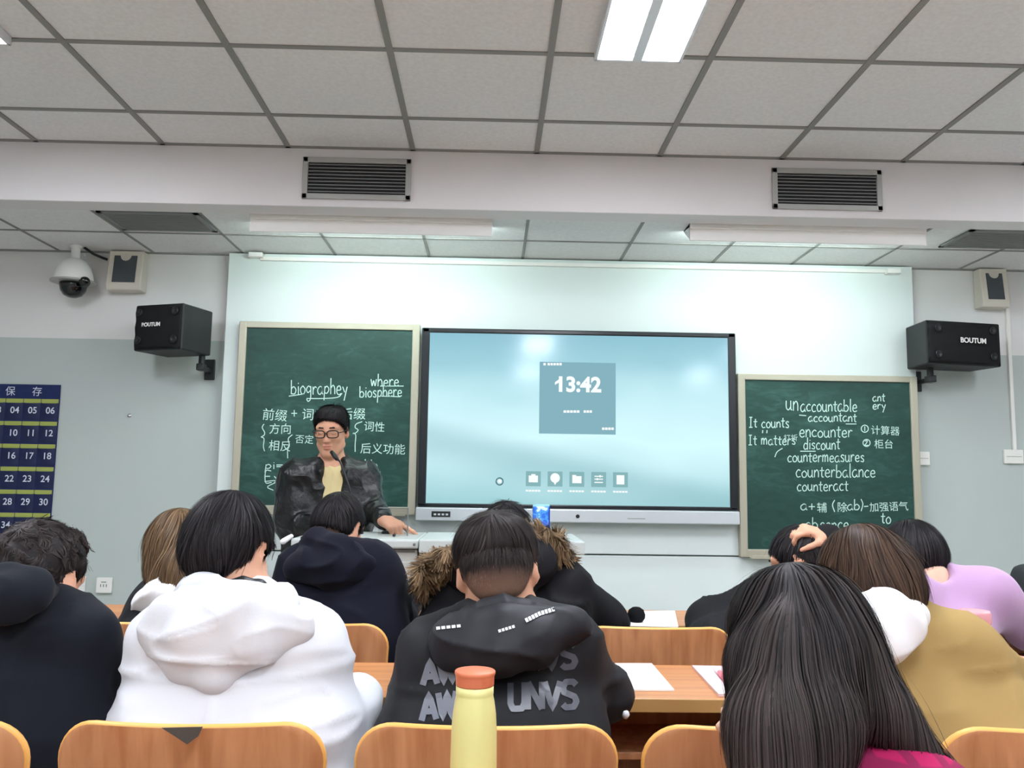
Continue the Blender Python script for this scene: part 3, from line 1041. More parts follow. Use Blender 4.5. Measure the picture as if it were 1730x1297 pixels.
# ------------------------------------------------------------------ teaching podium
M['podium'] = mat('podium_grey', (176, 176, 170), .45, .4, noise=((3, 3, 3), .02))
M['podiumtop'] = mat('podium_top', (186, 192, 189), .4, .4)
M['seam'] = mat('seam_dark', (104, 104, 100), .7)
ZP = .957
pd = thing('podium', 'grey teaching podium with a white top in front of the teacher', 'podium', (-.2, 3.75, 0))
x0, x1, x2, x3 = -.80, -.285, .20, .39
MB().box((x0 + .02, 3.52, 0), (x1 - .005, 3.97, .918), bevel=.006).build('cabinet', M['podium'], pd)
MB().box((x1 + .0, 3.53, 0), (x2, 3.97, .902), bevel=.006).build('cabinet', M['podium'], pd)
MB().box((x0, 3.50, .920), (x1, 4.0, ZP), bevel=.008).build('worktop', M['podiumtop'], pd)
MB().box((x1 + .002, 3.49, .904), (x3, 3.995, ZP + .002), bevel=.006).build('worktop', M['podiumtop'], pd)
for a0, a1, z0, z1 in ((-.745, -.535, .12, .868), (-.525, -.312, .12, .868), (-.255, .17, .12, .86)):
    d = MB().box((a0, 3.512, z0), (a1, 3.5205 if a0 < -.3 else 3.5305, z1), bevel=.003).build('door', M['podium'], pd)
    k = MB().cyl((a1 - .03 if a0 < -.6 else a0 + .03, 3.505, .58), (a1 - .03 if a0 < -.6 else a0 + .03, 3.512, .58), .009, seg=12).build('lock', M['chrome'], d)
MB().box((x0 + .03, 3.5165, .905), (x1 - .015, 3.521, .917)).build('painted_shadow_gap', M['seam'], pd)  # dark-coloured strip stands in for shade under the worktop, no real recess
MB().lathe([(.006, 0), (.006, .004), (.002, .005)], (-.302, 3.50, .938), axis=(0, -1, 0), seg=12).build('screw', M['seam'], pd)
# gooseneck microphone
mic = thing('microphone', 'thin black gooseneck microphone in front of the teacher', 'microphone', (-.64, 3.84, ZP))
MB().lathe([(.001, 0), (.042, 0), (.042, .012), (.030, .022), (.012, .026), (.010, .04)], (-.600, 3.84, ZP), seg=24).build('base', M['blackplastic'], mic, True)
q1, q2 = P(570, 776, 3.90), P(560, 763, 3.93)
MB().tube(smooth_line([(-.600, 3.84, ZP + .03), (-.607, 3.82, 1.10), (-.640, 3.82, 1.20), (-.672, 3.85, 1.27), tuple(q1)], 6), .0045, seg=8).build('gooseneck', M['blackplastic'], mic, True)
MB().tube([tuple(q1), tuple((q1 * .6 + q2 * .4)), tuple(q2)], [.008, .0115, .009], seg=14).build('capsule', M['blackplastic'], mic, True)
# clear upright panel with a thin frame at the right of the teacher's hand
M['clear'] = bpy.data.materials.new('clear_acrylic')
M['clear'].use_nodes = True
nb = M['clear'].node_tree.nodes['Principled BSDF']
nb.inputs['Transmission Weight'].default_value = 1
nb.inputs['Roughness'].default_value = .03
nb.inputs['IOR'].default_value = 1.02
pa, pb = P(640, 858, 3.72), P(688, 909, 3.72)
t = thing('acrylic_stand', 'clear upright acrylic stand with a thin frame on the podium, right of the pointing hand', 'stand', ((pa[0] + pb[0]) / 2, 3.72, ZP))
MB().box((pa[0], 3.719, ZP + .004), (pb[0], 3.721, pa[2])).build('pane', M['clear'], t)
MB().box((pb[0] - .002, 3.716, ZP + .001), (pb[0] + .003, 3.724, pa[2])).box((pa[0], 3.716, pa[2] - .001), (pb[0] + .003, 3.724, pa[2] + .003)).build('edge_strip', mat('strip_grey', (120, 124, 122), .4, .5, .4), t)
# small things on the podium
for px, py, lab, sx in ((653, 901, 'small dark remote on the podium under the pointing hand', .018), (666, 906, 'tiny dark magnet on the podium top beside the remote', .005)):
    p = Pz(px, py, ZP)
    p[1] = min(p[1], 3.93)
    p = P(px, py, p[1])
    tag(MB().box((p[0] - sx, p[1] - .02 - sx, ZP + .0003), (p[0] + sx, p[1] + .02, ZP + .012), bevel=.003).build('remote' if sx > .01 else 'magnet', M['blackplastic']), lab, 'remote' if sx > .01 else 'magnet')
# blue and white packet
def packet_mat():
    m = mat('packet_print', (60, 130, 214), .35, .5)
    nt = m.node_tree
    b = nt.nodes['Principled BSDF']
    tc = nt.nodes.new('ShaderNodeTexCoord')
    n = nt.nodes.new('ShaderNodeTexNoise')
    n.inputs['Scale'].default_value = 28
    n.inputs['Detail'].default_value = 3
    nt.links.new(tc.outputs['Object'], n.inputs['Vector'])
    r = nt.nodes.new('ShaderNodeValToRGB')
    r.color_ramp.interpolation = 'CONSTANT'
    r.color_ramp.elements[0].color = rgb(44, 104, 206)
    r.color_ramp.elements[1].position = .5
    r.color_ramp.elements[1].color = rgb(74, 150, 226)
    e = r.color_ramp.elements.new(.58)
    e.color = rgb(206, 232, 250)
    nt.links.new(n.outputs['Fac'], r.inputs[0])
    nt.links.new(r.outputs[0], b.inputs['Base Color'])
    return m


pc = P(914, 872, 3.62)
t = thing('packet', 'blue and white printed packet standing on the podium, above the fur trim', 'packet', (pc[0], 3.62, ZP))
zt = P(914, 852, 3.62)[2]
MB().prism([(pc[0] - .034, ZP + .0025), (pc[0] + .034, ZP + .0025), (pc[0] + .036, zt - .02), (pc[0] + .034, zt - .008), (pc[0] - .034, zt - .008), (pc[0] - .036, zt - .02)], 3.60, 3.642, bevel=.004).build('packet_body', packet_mat(), t)
MB().box((pc[0] - .035, 3.617, zt - .010), (pc[0] + .036, 3.625, zt), bevel=.002).build('top_fold', mat('fold_pale', (150, 206, 240), .4), t)
MB().box((pc[0] + .0325, 3.596, ZP + .004), (pc[0] + .0365, 3.6025, zt - .006)).build('side_seam', mat('seam_blue', (30, 66, 160), .4), t)

# ------------------------------------------------------------------ things on the front wall
M['spk'] = mat('speaker_black', (30, 31, 33), .55, .4, noise=((80, 80, 80), .1))
M['grillecloth'] = mat('speaker_grille', (18, 18, 20), .8, .3, bump=((700, 700, 700), .4, .001))


def pa_speaker(label, corners, text_at, sgn):
    """corners: top-view outline of the cabinet (x,y), front face first two points"""
    (f0, f1, b1, b0), z0, z1 = corners
    cx, cy_ = sum(p[0] for p in (f0, f1, b1, b0)) / 4, sum(p[1] for p in (f0, f1, b1, b0)) / 4
    t = thing('loudspeaker', label, 'loudspeaker', (cx, cy_, z0), 'black wall loudspeakers')
    MB().prism([f0, f1, b1, b0], z0, z1, axis='z', bevel=.008).build('cabinet', M['spk'], t)
    A, B = Vector((f0[0], f0[1], 0)), Vector((f1[0], f1[1], 0))
    ux = (B - A).normalized()
    nrm = Vector((ux.y, -ux.x, 0))
    if nrm.y > 0:
        nrm = -nrm
    W = (B - A).length

    def at(s, z, d=0.0):
        return A + ux * s + Vector((0, 0, z)) + nrm * d
    # wavy grille front with bulging middle
    gm = bmesh.new()
    n, mz = 26, 12
    grid = []
    for j in range(mz + 1):
        row = []
        for i in range(n + 1):
            s, zt = i / n, j / mz
            bul = .022 * math.sin(math.pi * s) ** .7 * (.55 + .45 * math.sin(math.pi * zt)) + .006 * math.sin(3 * math.pi * zt) ** 2 * (1 - s)
            row.append(gm.verts.new(at(.006 + (W - .012) * s, z0 + .006 + (z1 - z0 - .012) * zt, .001 + bul)))
        grid.append(row)
    for a, b in zip(grid, grid[1:]):
        for i in range(n):
            gm.faces.new((a[i], a[i + 1], b[i + 1], b[i])).smooth = True
    # close behind
    rim = grid[0] + [r_[-1] for r_ in grid[1:]] + grid[-1][-2::-1] + [r_[0] for r_ in grid[-2:0:-1]]
    gm.faces.new(rim[::-1])
    bmesh.ops.recalc_face_normals(gm, faces=gm.faces[:])
    me = bpy.data.meshes.new('grille')
    gm.to_mesh(me)
    gm.free()
    link('grille', me, M['grillecloth'], t)
    ends = (.13, .87)
    for s in ends:
        for zz in (z0 + .055, z1 - .045):
            MB().lathe([(.015, 0), (.021, .003), (.022, .008), (.018, .011), (.012, .006), (.001, .004)], at(W * s, zz, .013), axis=nrm, seg=20).build('port', M['blackplastic'], t, True)
    Rm = Matrix(((ux.x, 0, nrm.x), (ux.y, 0, nrm.y), (0, 1, 0))).to_4x4()
    text_mesh('logo_print', 'BOUTUM', Matrix.Translation(at(text_at * W, z0 + .50 * (z1 - z0), .0345)) @ Rm, .040 if sgn < 0 else .029, M['whiteplastic'], t, bold=.0011, extrude=.0008)
    return t


def bracket(name, t, x, z1, y0):
    b = MB()
    b.cyl((x, y0, z1), (x, y0, z1 - .06), .018, seg=14).box((x - .022, y0 - .03, z1 - .085), (x + .022, y0 + .03, z1 - .045), bevel=.006)
    b.box((x - .012, y0, z1 - .08), (x + .012, YW - .004, z1 - .055), bevel=.003).box((x - .03, YW - .014, z1 - .12), (x + .03, YW - .0005, z1 + .0), bevel=.004)
    b.build(name, M['blackplastic'], t)


ts = pa_speaker('black wall loudspeaker on the left, beneath the dome camera', (((-1.968, 4.660), (-1.672, 4.560), (-1.592, 4.80), (-1.87, 4.90)), 1.878, 2.132), .43, 1)
bracket('bracket', ts, -1.640, 1.877, 4.80)
ts = pa_speaker('black wall loudspeaker on the right, over the lower chalkboard corner', (((2.420, 4.615), (2.890, 4.70), (2.83, 4.92), (2.428, 4.865)), 1.880, 2.128), .57, -1)
bracket('bracket', ts, 2.52, 1.879, 4.78)
M['beige'] = mat('beige_box', (206, 198, 186), .5, .4)
for xa, xb, lab in ((-2.235, -2.035, 'small beige wall speaker between the dome camera and the black loudspeaker'), (2.895, 3.062, 'small beige wall speaker high on the right wall above the black loudspeaker')):
    t = thing('wall_speaker', lab, 'wall speaker', ((xa + xb) / 2, YW, 2.27), 'beige wall speakers')
    za, zb = 2.262, 2.498
    MB().prism([(YW - .001, za), (YW - .001, zb), (YW - .07, zb), (YW - .095, za + .03), (YW - .085, za)], xa, xb, axis='x', bevel=.006).build('case', M['beige'], t)
    n = Vector((0, -(zb - za - .03), -.025)).normalized()
    yf = lambda z: YW - .07 - .025 * (zb - z) / (zb - za - .03)
    g = MB()
    pts = [(xa + .035, za + .045), (xb - .035, za + .045), (xb - .035, zb - .03)]
    for k in range(9):
        a = math.pi * k / 8
        pts.append(((xa + xb) / 2 + .032 * math.cos(a), zb - .03 - .032 * math.sin(a)))
    pts.append((xa + .035, zb - .03))
    bmx = bmesh.new()
    fr = [bmx.verts.new((x, yf(z) - .004, z)) for x, z in pts]
    bk = [bmx.verts.new((x, yf(z) + .004, z)) for x, z in pts]
    bmx.faces.new(fr)
    for i in range(len(fr)):
        bmx.faces.new((fr[i], bk[i], bk[(i + 1) % len(fr)], fr[(i + 1) % len(fr)]))
    bmesh.ops.recalc_face_normals(bmx, faces=bmx.faces[:])
    g._add(bmx, 0)
    g.build('grille', mat('grille_slate', (70, 74, 78), .8), t)
# dome camera hanging from the lowered ceiling
cx, cy_ = -2.40, 4.815
q = P(124, 480, cy_)
cx = q[0]
t = thing('dome_camera', 'white and black dome camera under the ceiling at the left', 'camera', (cx, cy_, ZL))
MB().lathe([(.032, 0), (.032, -.012), (.024, -.014), (.024, -.082), (.032, -.084)][::-1], (cx, cy_, ZL - .001), seg=24).build('stem', M['whiteplastic'], t, True)
MB().lathe([(.001, -.066), (.034, -.068), (.060, -.082), (.085, -.112), (.098, -.150), (.104, -.185), (.104, -.200), (.098, -.208), (.001, -.208)][::-1], (cx, cy_, ZL - .012), seg=40).build('housing', M['whiteplastic'], t, True)
MB().lathe([(.106, -.196), (.122, -.199), (.122, -.206), (.106, -.209)][::-1], (cx, cy_, ZL - .012), seg=40).build('rim', mat('rim_grey', (168, 166, 162), .4, .5, .2), t, True)
M['glossblack'] = mat('dome_gloss', (12, 12, 14), .08, .6)
MB().lathe([(.072, -.209), (.073, -.225), (.066, -.255), (.048, -.280), (.022, -.292), (.001, -.294)][::-1], (cx, cy_, ZL - .012), seg=40).build('dome', M['glossblack'], t, True)
MB().lathe([(.022, 0), (.030, .012), (.028, .03), (.001, .034)], (cx + .085, cy_ - .055, ZL - .217), axis=(.5, -.6, -.5), seg=20).build('lens', M['glossblack'], t, True)
MB().tube([(cx + .03, cy_ + .03, ZL - .002), (cx + .07, cy_ + .07, ZL - .03), (cx + .10, YW - .03, ZL - .04), (cx + .12, YW - .004, ZL - .045)], .008, seg=8).build('cable', M['blackplastic'], t, True)
# sockets and trunking
M['socket'] = mat('socket_white', (232, 230, 224), .4, .45)
for xa, xb, za, zb, lab, holes in ((-2.205, -2.118, .540, .626, 'white wall socket low on the left wall, farther from the charcoal jumper', 1),
                                   (-2.345, -2.268, .545, .632, 'white wall socket beside the ear of the person in the charcoal jumper', 1),
                                   (2.500, 2.578, 1.325, 1.405, 'white switch box on the wall just right of the lower chalkboard', 0),
                                   (3.020, 3.135, 1.342, 1.424, 'white socket box at the foot of the wall trunking, right edge', 0)):
    t = thing('wall_socket', lab, 'socket', ((xa + xb) / 2, YW, za), 'white wall sockets')
    MB().box((xa, YW - .022, za), (xb, YW - .0005, zb), bevel=.005).build('plate', M['socket'], t)
    m_ = MB()
    w_ = xb - xa
    if holes:
        for k in (-1, 0, 1):
            m_.box(((xa + xb) / 2 + k * .016 - .002, YW - .0232, za + .035), ((xa + xb) / 2 + k * .016 + .002, YW - .0215, za + .05))
        m_.box(((xa + xb) / 2 - .014, YW - .0232, za + .06), ((xa + xb) / 2 + .014, YW - .0215, za + .064))
    else:
        m_.box((xa + .012, YW - .0232, (za + zb) / 2 - .001), (xb - .012, YW - .0215, (za + zb) / 2 + .001))
    m_.build('slots', M['seam'], t)
tag(MB().box((3.078, YW - .018, 1.424), (3.100, YW - .0005, 2.27), bevel=.003).build('wall_trunking', M['socket']), 'vertical white trunking on the right wall between speaker and socket', 'trunking')
tag(MB().lathe([(.011, 0), (.011, .004), (.004, .008), (.001, .009)], (P(219, 702, YW)[0], YW - .0005, P(219, 702, YW)[2]), axis=(0, -1, 0), seg=14).build('wall_hook', M['chrome']), 'tiny metal hook on the grey wall below the left loudspeaker', 'hook')

# ------------------------------------------------------------------ numbered pocket chart
M['navy'] = mat('chart_navy', (26, 38, 84), .7, .3, noise=((30, 30, 30), .1))
M['navypocket'] = mat('pocket_navy', (22, 30, 70), .5, .4, noise=((20, 20, 20), .15))
M['lime'] = mat('pocket_trim', (160, 168, 84), .6)
M['chartprint'] = mat('chart_print', (206, 212, 226), .6)
pc = thing('pocket_chart', 'navy hanging chart of numbered pockets on the left wall', 'pocket chart', (-2.84, YW, 1.0))
xr, xl, zt, zb = -2.489, -3.105, 1.714, .80
MB().box((xl, YW - .010, zb), (xr, YW - .001, zt), bevel=.002).build('backing', M['navy'], pc)
colw = .1005
text_y = YW - .030
for k, ch in enumerate('手机保存'):
    text_mesh('heading_character', ch, facing((xr - .13 - .152 * (3 - k), YW - .0112, zt - .062)), .058, M['chartprint'], pc)
num = 1
rows = 7
rowh = .130
for r_ in range(rows):
    ztop = zt - .078 - r_ * rowh
    if ztop - .1 < zb:
        break
    for c in range(6):
        x1_ = xr - .004 - (5 - c) * colw
        x0_ = x1_ - colw + .004
        b = bmesh.new()
        # a sagging pocket: top lip stands off the backing
        n = 6
        lip, mid, bot = [], [], []
        for i in range(n + 1):
            s = i / n
            x = x0_ + (x1_ - x0_) * s
            sag = .008 * math.sin(math.pi * s) * (.6 + .5 * ((num * 7) % 5) / 4)
            lip.append(b.verts.new((x, YW - .012 - .012 * math.sin(math.pi * s), ztop - .028 - sag)))
            mid.append(b.verts.new((x, YW - .012 - .009 * math.sin(math.pi * s), ztop - .075)))
            bot.append(b.verts.new((x, YW - .0105, ztop - .129)))
        for a_, b_ in ((lip, mid), (mid, bot)):
            for i in range(n):
                b.faces.new((a_[i], b_[i], b_[i + 1], a_[i + 1])).smooth = True
        me = bpy.data.meshes.new('pocket')
        b.to_mesh(me)
        b.free()
        pk = link('pocket', me, M['navypocket'], pc)
        MB().box((x0_, YW - .0115, ztop - .030), (x1_, YW - .0098, ztop - .006)).build('trim', M['lime'], pk)
        text_mesh('number_print', '%02d' % num, facing(((x0_ + x1_) / 2 + .012, YW - .0245, ztop - .090)), .052, M['chartprint'], pk, bold=.0006)
        num += 1
# ------------------------------------------------------------------ soft shapes: distance fields turned into one closed mesh
def _smin(a, b, k):
    h = np.maximum(k - np.abs(a - b), 0.0) / k
    return np.minimum(a, b) - h * h * k * .25


class Field:
    def __init__(self):
        self.it = []
        self.lo = np.full(3, 1e9)
        self.hi = np.full(3, -1e9)

    def _grow(self, pts, r):
        for p in pts:
            self.lo = np.minimum(self.lo, np.asarray(p) - r)
            self.hi = np.maximum(self.hi, np.asarray(p) + r)

    def add(self, fn, k=.02, op='u', pts=(), r=0):
        self.it.append((op, k, fn))
        if op == 'u':
            self._grow(pts, r)
        return self

    def cone(self, a, b, ra, rb=None, k=.02, op='u', flat=None):
        """tapering limb between two joints; flat=(direction, factor) squashes it along that direction"""
        a, b = np.asarray(a, float), np.asarray(b, float)
        rb = ra if rb is None else rb
        ba = b - a
        L2 = max(float(ba @ ba), 1e-9)

        def fn(p):
            q = p - a
            h = np.clip((q @ ba) / L2, 0, 1)
            d = q - h[:, None] * ba
            if flat is not None:
                n = np.asarray(flat[0], float)
                n = n / np.linalg.norm(n)
                d = d + np.outer((d @ n) * (1.0 / flat[1] - 1.0), n)
            r = np.linalg.norm(d, axis=1) - (ra + (rb - ra) * h)
            return r * (flat[1] if flat is not None and flat[1] < 1 else 1.0)
        return self.add(fn, k, op, (a, b), max(ra, rb) * max(1, flat[1] if flat else 1))

    def ell(self, c, r, R=None, k=.02, op='u'):
        c, r = np.asarray(c, float), np.asarray(r, float)
        R_ = np.eye(3) if R is None else np.asarray(R)

        def fn(p):
            q = (p - c) @ R_
            k0 = np.linalg.norm(q / r, axis=1)
            k1 = np.linalg.norm(q / (r * r), axis=1)
            return k0 * (k0 - 1.0) / np.maximum(k1, 1e-6)
        return self.add(fn, k, op, (c,), r.max())

    def box(self, c, half, rad, R=None, k=.02, op='u'):
        c, half = np.asarray(c, float), np.asarray(half, float)
        R_ = np.eye(3) if R is None else np.asarray(R)

        def fn(p):
            q = np.abs((p - c) @ R_) - (half - rad)
            return np.linalg.norm(np.maximum(q, 0), axis=1) + np.minimum(q.max(axis=1), 0) - rad
        return self.add(fn, k, op, (c,), np.linalg.norm(half))

    def plane(self, n, c, k=.01, op='i'):
        """keep the side where n.p < c"""
        n = np.asarray(n, float)
        s = np.linalg.norm(n)
        return self.add(lambda p: (p @ n - c) / s, k, op)

    def sub(self, other, k=.01):
        return self.add(other.val, k, 's')

    def val(self, p):
        d = None
        for op, k, fn in self.it:
            v = fn(p)
            if d is None:
                d = v
            elif op == 'u':
                d = _smin(d, v, k)
            elif op == 's':
                d = -_smin(-d, v, k)
            else:
                d = -_smin(-d, -v, k)
        return d

    def grad(self, p, e=.002):
        g = np.stack([self.val(p + np.eye(3)[i] * e) - self.val(p - np.eye(3)[i] * e) for i in range(3)], 1)
        return g / np.maximum(np.linalg.norm(g, axis=1, keepdims=True), 1e-9)

    def surface(self, h, pad=.02, lo=None, hi=None):
        lo = self.lo - pad - 2 * h if lo is None else np.asarray(lo, float)
        hi = self.hi + pad + 2 * h if hi is None else np.asarray(hi, float)
        B = 4
        nb = np.ceil((hi - lo) / (B * h)).astype(int)
        n = nb * B
        bc = [lo[i] + (np.arange(nb[i]) * B + (B - 1) / 2) * h for i in range(3)]
        G = np.stack(np.meshgrid(*bc, indexing='ij'), -1).reshape(-1, 3)
        dc = np.concatenate([self.val(g) for g in np.array_split(G, max(1, len(G) // 200000))])
        near = np.abs(dc) < B * h * 1.5
        D = np.repeat(np.repeat(np.repeat(np.where(dc < 0, -1.0, 1.0).reshape(nb), B, 0), B, 1), B, 2)
        bi = np.argwhere(near.reshape(nb))
        off = np.stack(np.meshgrid(*[np.arange(B)] * 3, indexing='ij'), -1).reshape(-1, 3)
        for chunk in np.array_split(bi, max(1, len(bi) // 3000)):
            if not len(chunk):
                continue
            ijk = (chunk[:, None, :] * B + off[None]).reshape(-1, 3)
            v = self.val(lo + ijk * h)
            D[ijk[:, 0], ijk[:, 1], ijk[:, 2]] = v
        return nets(D, lo, h)


def nets(D, lo, h):
    """surface nets: one vertex per crossed cell, one quad per crossed edge"""
    S_ = D < 0
    nx, ny, nz = D.shape
    cnt = np.zeros((nx - 1, ny - 1, nz - 1), np.int8)
    for a in (0, 1):
        for b in (0, 1):
            for c in (0, 1):
                cnt += S_[a:nx - 1 + a, b:ny - 1 + b, c:nz - 1 + c]
    act = (cnt > 0) & (cnt < 8)
    idx = np.full(act.shape, -1, np.int64)
    cells = np.argwhere(act)
    idx[act] = np.arange(len(cells))
    acc = np.zeros((len(cells), 3))
    num = np.zeros(len(cells))
    cor = [(a, b, c) for a in (0, 1) for b in (0, 1) for c in (0, 1)]
    for i, p in enumerate(cor):
        for q in cor[i + 1:]:
            if sum(abs(x - y) for x, y in zip(p, q)) != 1:
                continue
            d0 = D[cells[:, 0] + p[0], cells[:, 1] + p[1], cells[:, 2] + p[2]]
            d1 = D[cells[:, 0] + q[0], cells[:, 1] + q[1], cells[:, 2] + q[2]]
            m = (d0 < 0) != (d1 < 0)
            t = np.where(m, d0 / np.where(m, d0 - d1, 1), 0)
            pt = np.asarray(p)[None] + t[:, None] * (np.asarray(q) - np.asarray(p))[None]
            acc += np.where(m[:, None], pt, 0)
            num += m
    V = lo + (cells + acc / num[:, None]) * h
    F = []
    for ax in range(3):
        sl0 = [slice(None)] * 3
        sl1 = [slice(None)] * 3
        sl0[ax], sl1[ax] = slice(0, -1), slice(1, None)
        ch = S_[tuple(sl0)] != S_[tuple(sl1)]
        e = np.argwhere(ch)
        o1, o2 = [(1, 2), (2, 0), (0, 1)][ax]
        e = e[(e[:, o1] > 0) & (e[:, o2] > 0) & (e[:, o1] < D.shape[o1] - 1) & (e[:, o2] < D.shape[o2] - 1)]
        inside = S_[e[:, 0], e[:, 1], e[:, 2]]

        def cell(d1, d2):
            c = e.copy()
            c[:, o1] += d1
            c[:, o2] += d2
            return idx[c[:, 0], c[:, 1], c[:, 2]]
        q = np.stack([cell(-1, -1), cell(0, -1), cell(0, 0), cell(-1, 0)], 1)
        q[~inside] = q[~inside][:, ::-1]
        F.append(q)
    F = np.vstack(F)
    F = F[(F >= 0).all(1)]
    return V, F


def relax(V, F, n=2, f=.5):
    for _ in range(n):
        acc = np.zeros_like(V)
        num = np.zeros(len(V))
        for a, b in ((0, 1), (1, 2), (2, 3), (3, 0)):
            np.add.at(acc, F[:, a], V[F[:, b]])
            np.add.at(num, F[:, a], 1)
            np.add.at(acc, F[:, b], V[F[:, a]])
            np.add.at(num, F[:, b], 1)
        V = V * (1 - f) + f * acc / np.maximum(num, 1)[:, None]
    return V


def vnorm(V, F):
    n = np.cross(V[F[:, 2]] - V[F[:, 0]], V[F[:, 3]] - V[F[:, 1]])
    N = np.zeros_like(V)
    for k in range(4):
        np.add.at(N, F[:, k], n)
    return N / np.maximum(np.linalg.norm(N, axis=1, keepdims=True), 1e-12)


def noise3(p, seed=0):
    """smooth value noise in -1..1"""
    i = np.floor(p).astype(np.int64)
    f = p - i
    f = f * f * (3 - 2 * f)
    out = 0
    for a in (0, 1):
        for b in (0, 1):
            for c in (0, 1):
                h = ((i[:, 0] + a) * 374761393 + (i[:, 1] + b) * 668265263 + (i[:, 2] + c) * 2147483647 + seed * 974634777) & 0xffffffff
                h = ((h ^ (h >> 13)) * 1274126177) & 0xffffffff
                v = ((h ^ (h >> 16)) & 0xffff) / 32767.5 - 1
                w = (f[:, 0] if a else 1 - f[:, 0]) * (f[:, 1] if b else 1 - f[:, 1]) * (f[:, 2] if c else 1 - f[:, 2])
                out = out + w * v
    return out


def folds(V, N, spec, seed=1):
    """cloth creases: ridged noise, stretched along a direction. spec: (scale xyz, amount)"""
    d = np.zeros(len(V))
    for j, (sc, am) in enumerate(spec):
        q = V * np.asarray(sc)
        q = q + .6 * np.stack([noise3(q * .7 + 11, seed + 5), noise3(q * .7 + 23, seed + 6), noise3(q * .7 + 37, seed + 7)], 1)
        n = noise3(q, seed + 17 * j)
        d += am * (1 - 2 * np.sqrt(np.abs(n))) if am > 0 else -am * n
    return V + N * d[:, None]


def solid(name, F_, h, material, parent, fold=None, seed=1, smooth_n=2, **kw):
    V, F = F_.surface(h, **kw)
    V = relax(V, F, smooth_n)
    if fold:
        V = folds(V, vnorm(V, F), fold, seed)
    return raw(name, V, F, material, parent, True)


def rot(yaw=0, pitch=0, roll=0):
    """head frame: yaw turns the face to the right (degrees, 0 faces the board), pitch nods down, roll tips towards the right ear"""
    y, p, r = math.radians(yaw), math.radians(pitch), math.radians(roll)
    Rz = np.array([[math.cos(y), math.sin(y), 0], [-math.sin(y), math.cos(y), 0], [0, 0, 1]])
    Rx = np.array([[1, 0, 0], [0, math.cos(p), math.sin(p)], [0, -math.sin(p), math.cos(p)]])
    Ry = np.array([[math.cos(r), 0, math.sin(r)], [0, 1, 0], [-math.sin(r), 0, math.cos(r)]])
    return Rz @ Rx @ Ry


# ------------------------------------------------------------------ people
M['skin'] = mat('skin', (204, 152, 124), .5, .35, noise=((25, 25, 25), .06))
M['skinfair'] = mat('skin_fair', (220, 178, 154), .5, .35, noise=((25, 25, 25), .06))
for k in ('skin', 'skinfair'):
    b_ = M[k].node_tree.nodes['Principled BSDF']
    b_.inputs['Subsurface Weight'].default_value = .12
    b_.inputs['Subsurface Radius'].default_value = (.012, .005, .003)
M['lip'] = mat('lip', (186, 116, 104), .45, .4)
M['eyewhite'] = mat('eye_white', (226, 220, 212), .25, .5)
M['iris'] = mat('iris', (36, 26, 22), .2, .5)
M['brow'] = mat('brow_hair', (34, 28, 26), .7, .2)


def hair_mat(name, a, b, rough=.58):
    m = mat(name, a, rough, .18)
    nt = m.node_tree
    bs = nt.nodes['Principled BSDF']
    bs.inputs['Anisotropic'].default_value = .4
    tc = nt.nodes.new('ShaderNodeTexCoord')
    n = nt.nodes.new('ShaderNodeAttribute')
    n.attribute_name = 'tone'
    mx = nt.nodes.new('ShaderNodeMix')
    mx.data_type = 'RGBA'
    mx.inputs[6].default_value = rgb(*a)
    mx.inputs[7].default_value = rgb(*b)
    r = nt.nodes.new('ShaderNodeMapRange')
    r.inputs[1].default_value, r.inputs[2].default_value = 0, 1
    nt.links.new(n.outputs['Fac'], r.inputs[0])
    nt.links.new(r.outputs[0], mx.inputs[0])
    nt.links.new(mx.outputs[2], bs.inputs['Base Color'])
    return m


M['hairblack'] = hair_mat('hair_black', (13, 12, 14), (50, 45, 47))
M['hairbrownblack'] = hair_mat('hair_dark_brown', (20, 17, 18), (68, 58, 55))
M['hairbrown'] = hair_mat('hair_brown', (44, 32, 26), (92, 69, 52), .55)
M['hairlight'] = hair_mat('hair_light_brown', (72, 56, 40), (128, 102, 74), .55)
M['stubble'] = hair_mat('cropped_hair', (40, 33, 32), (172, 132, 110), .75)


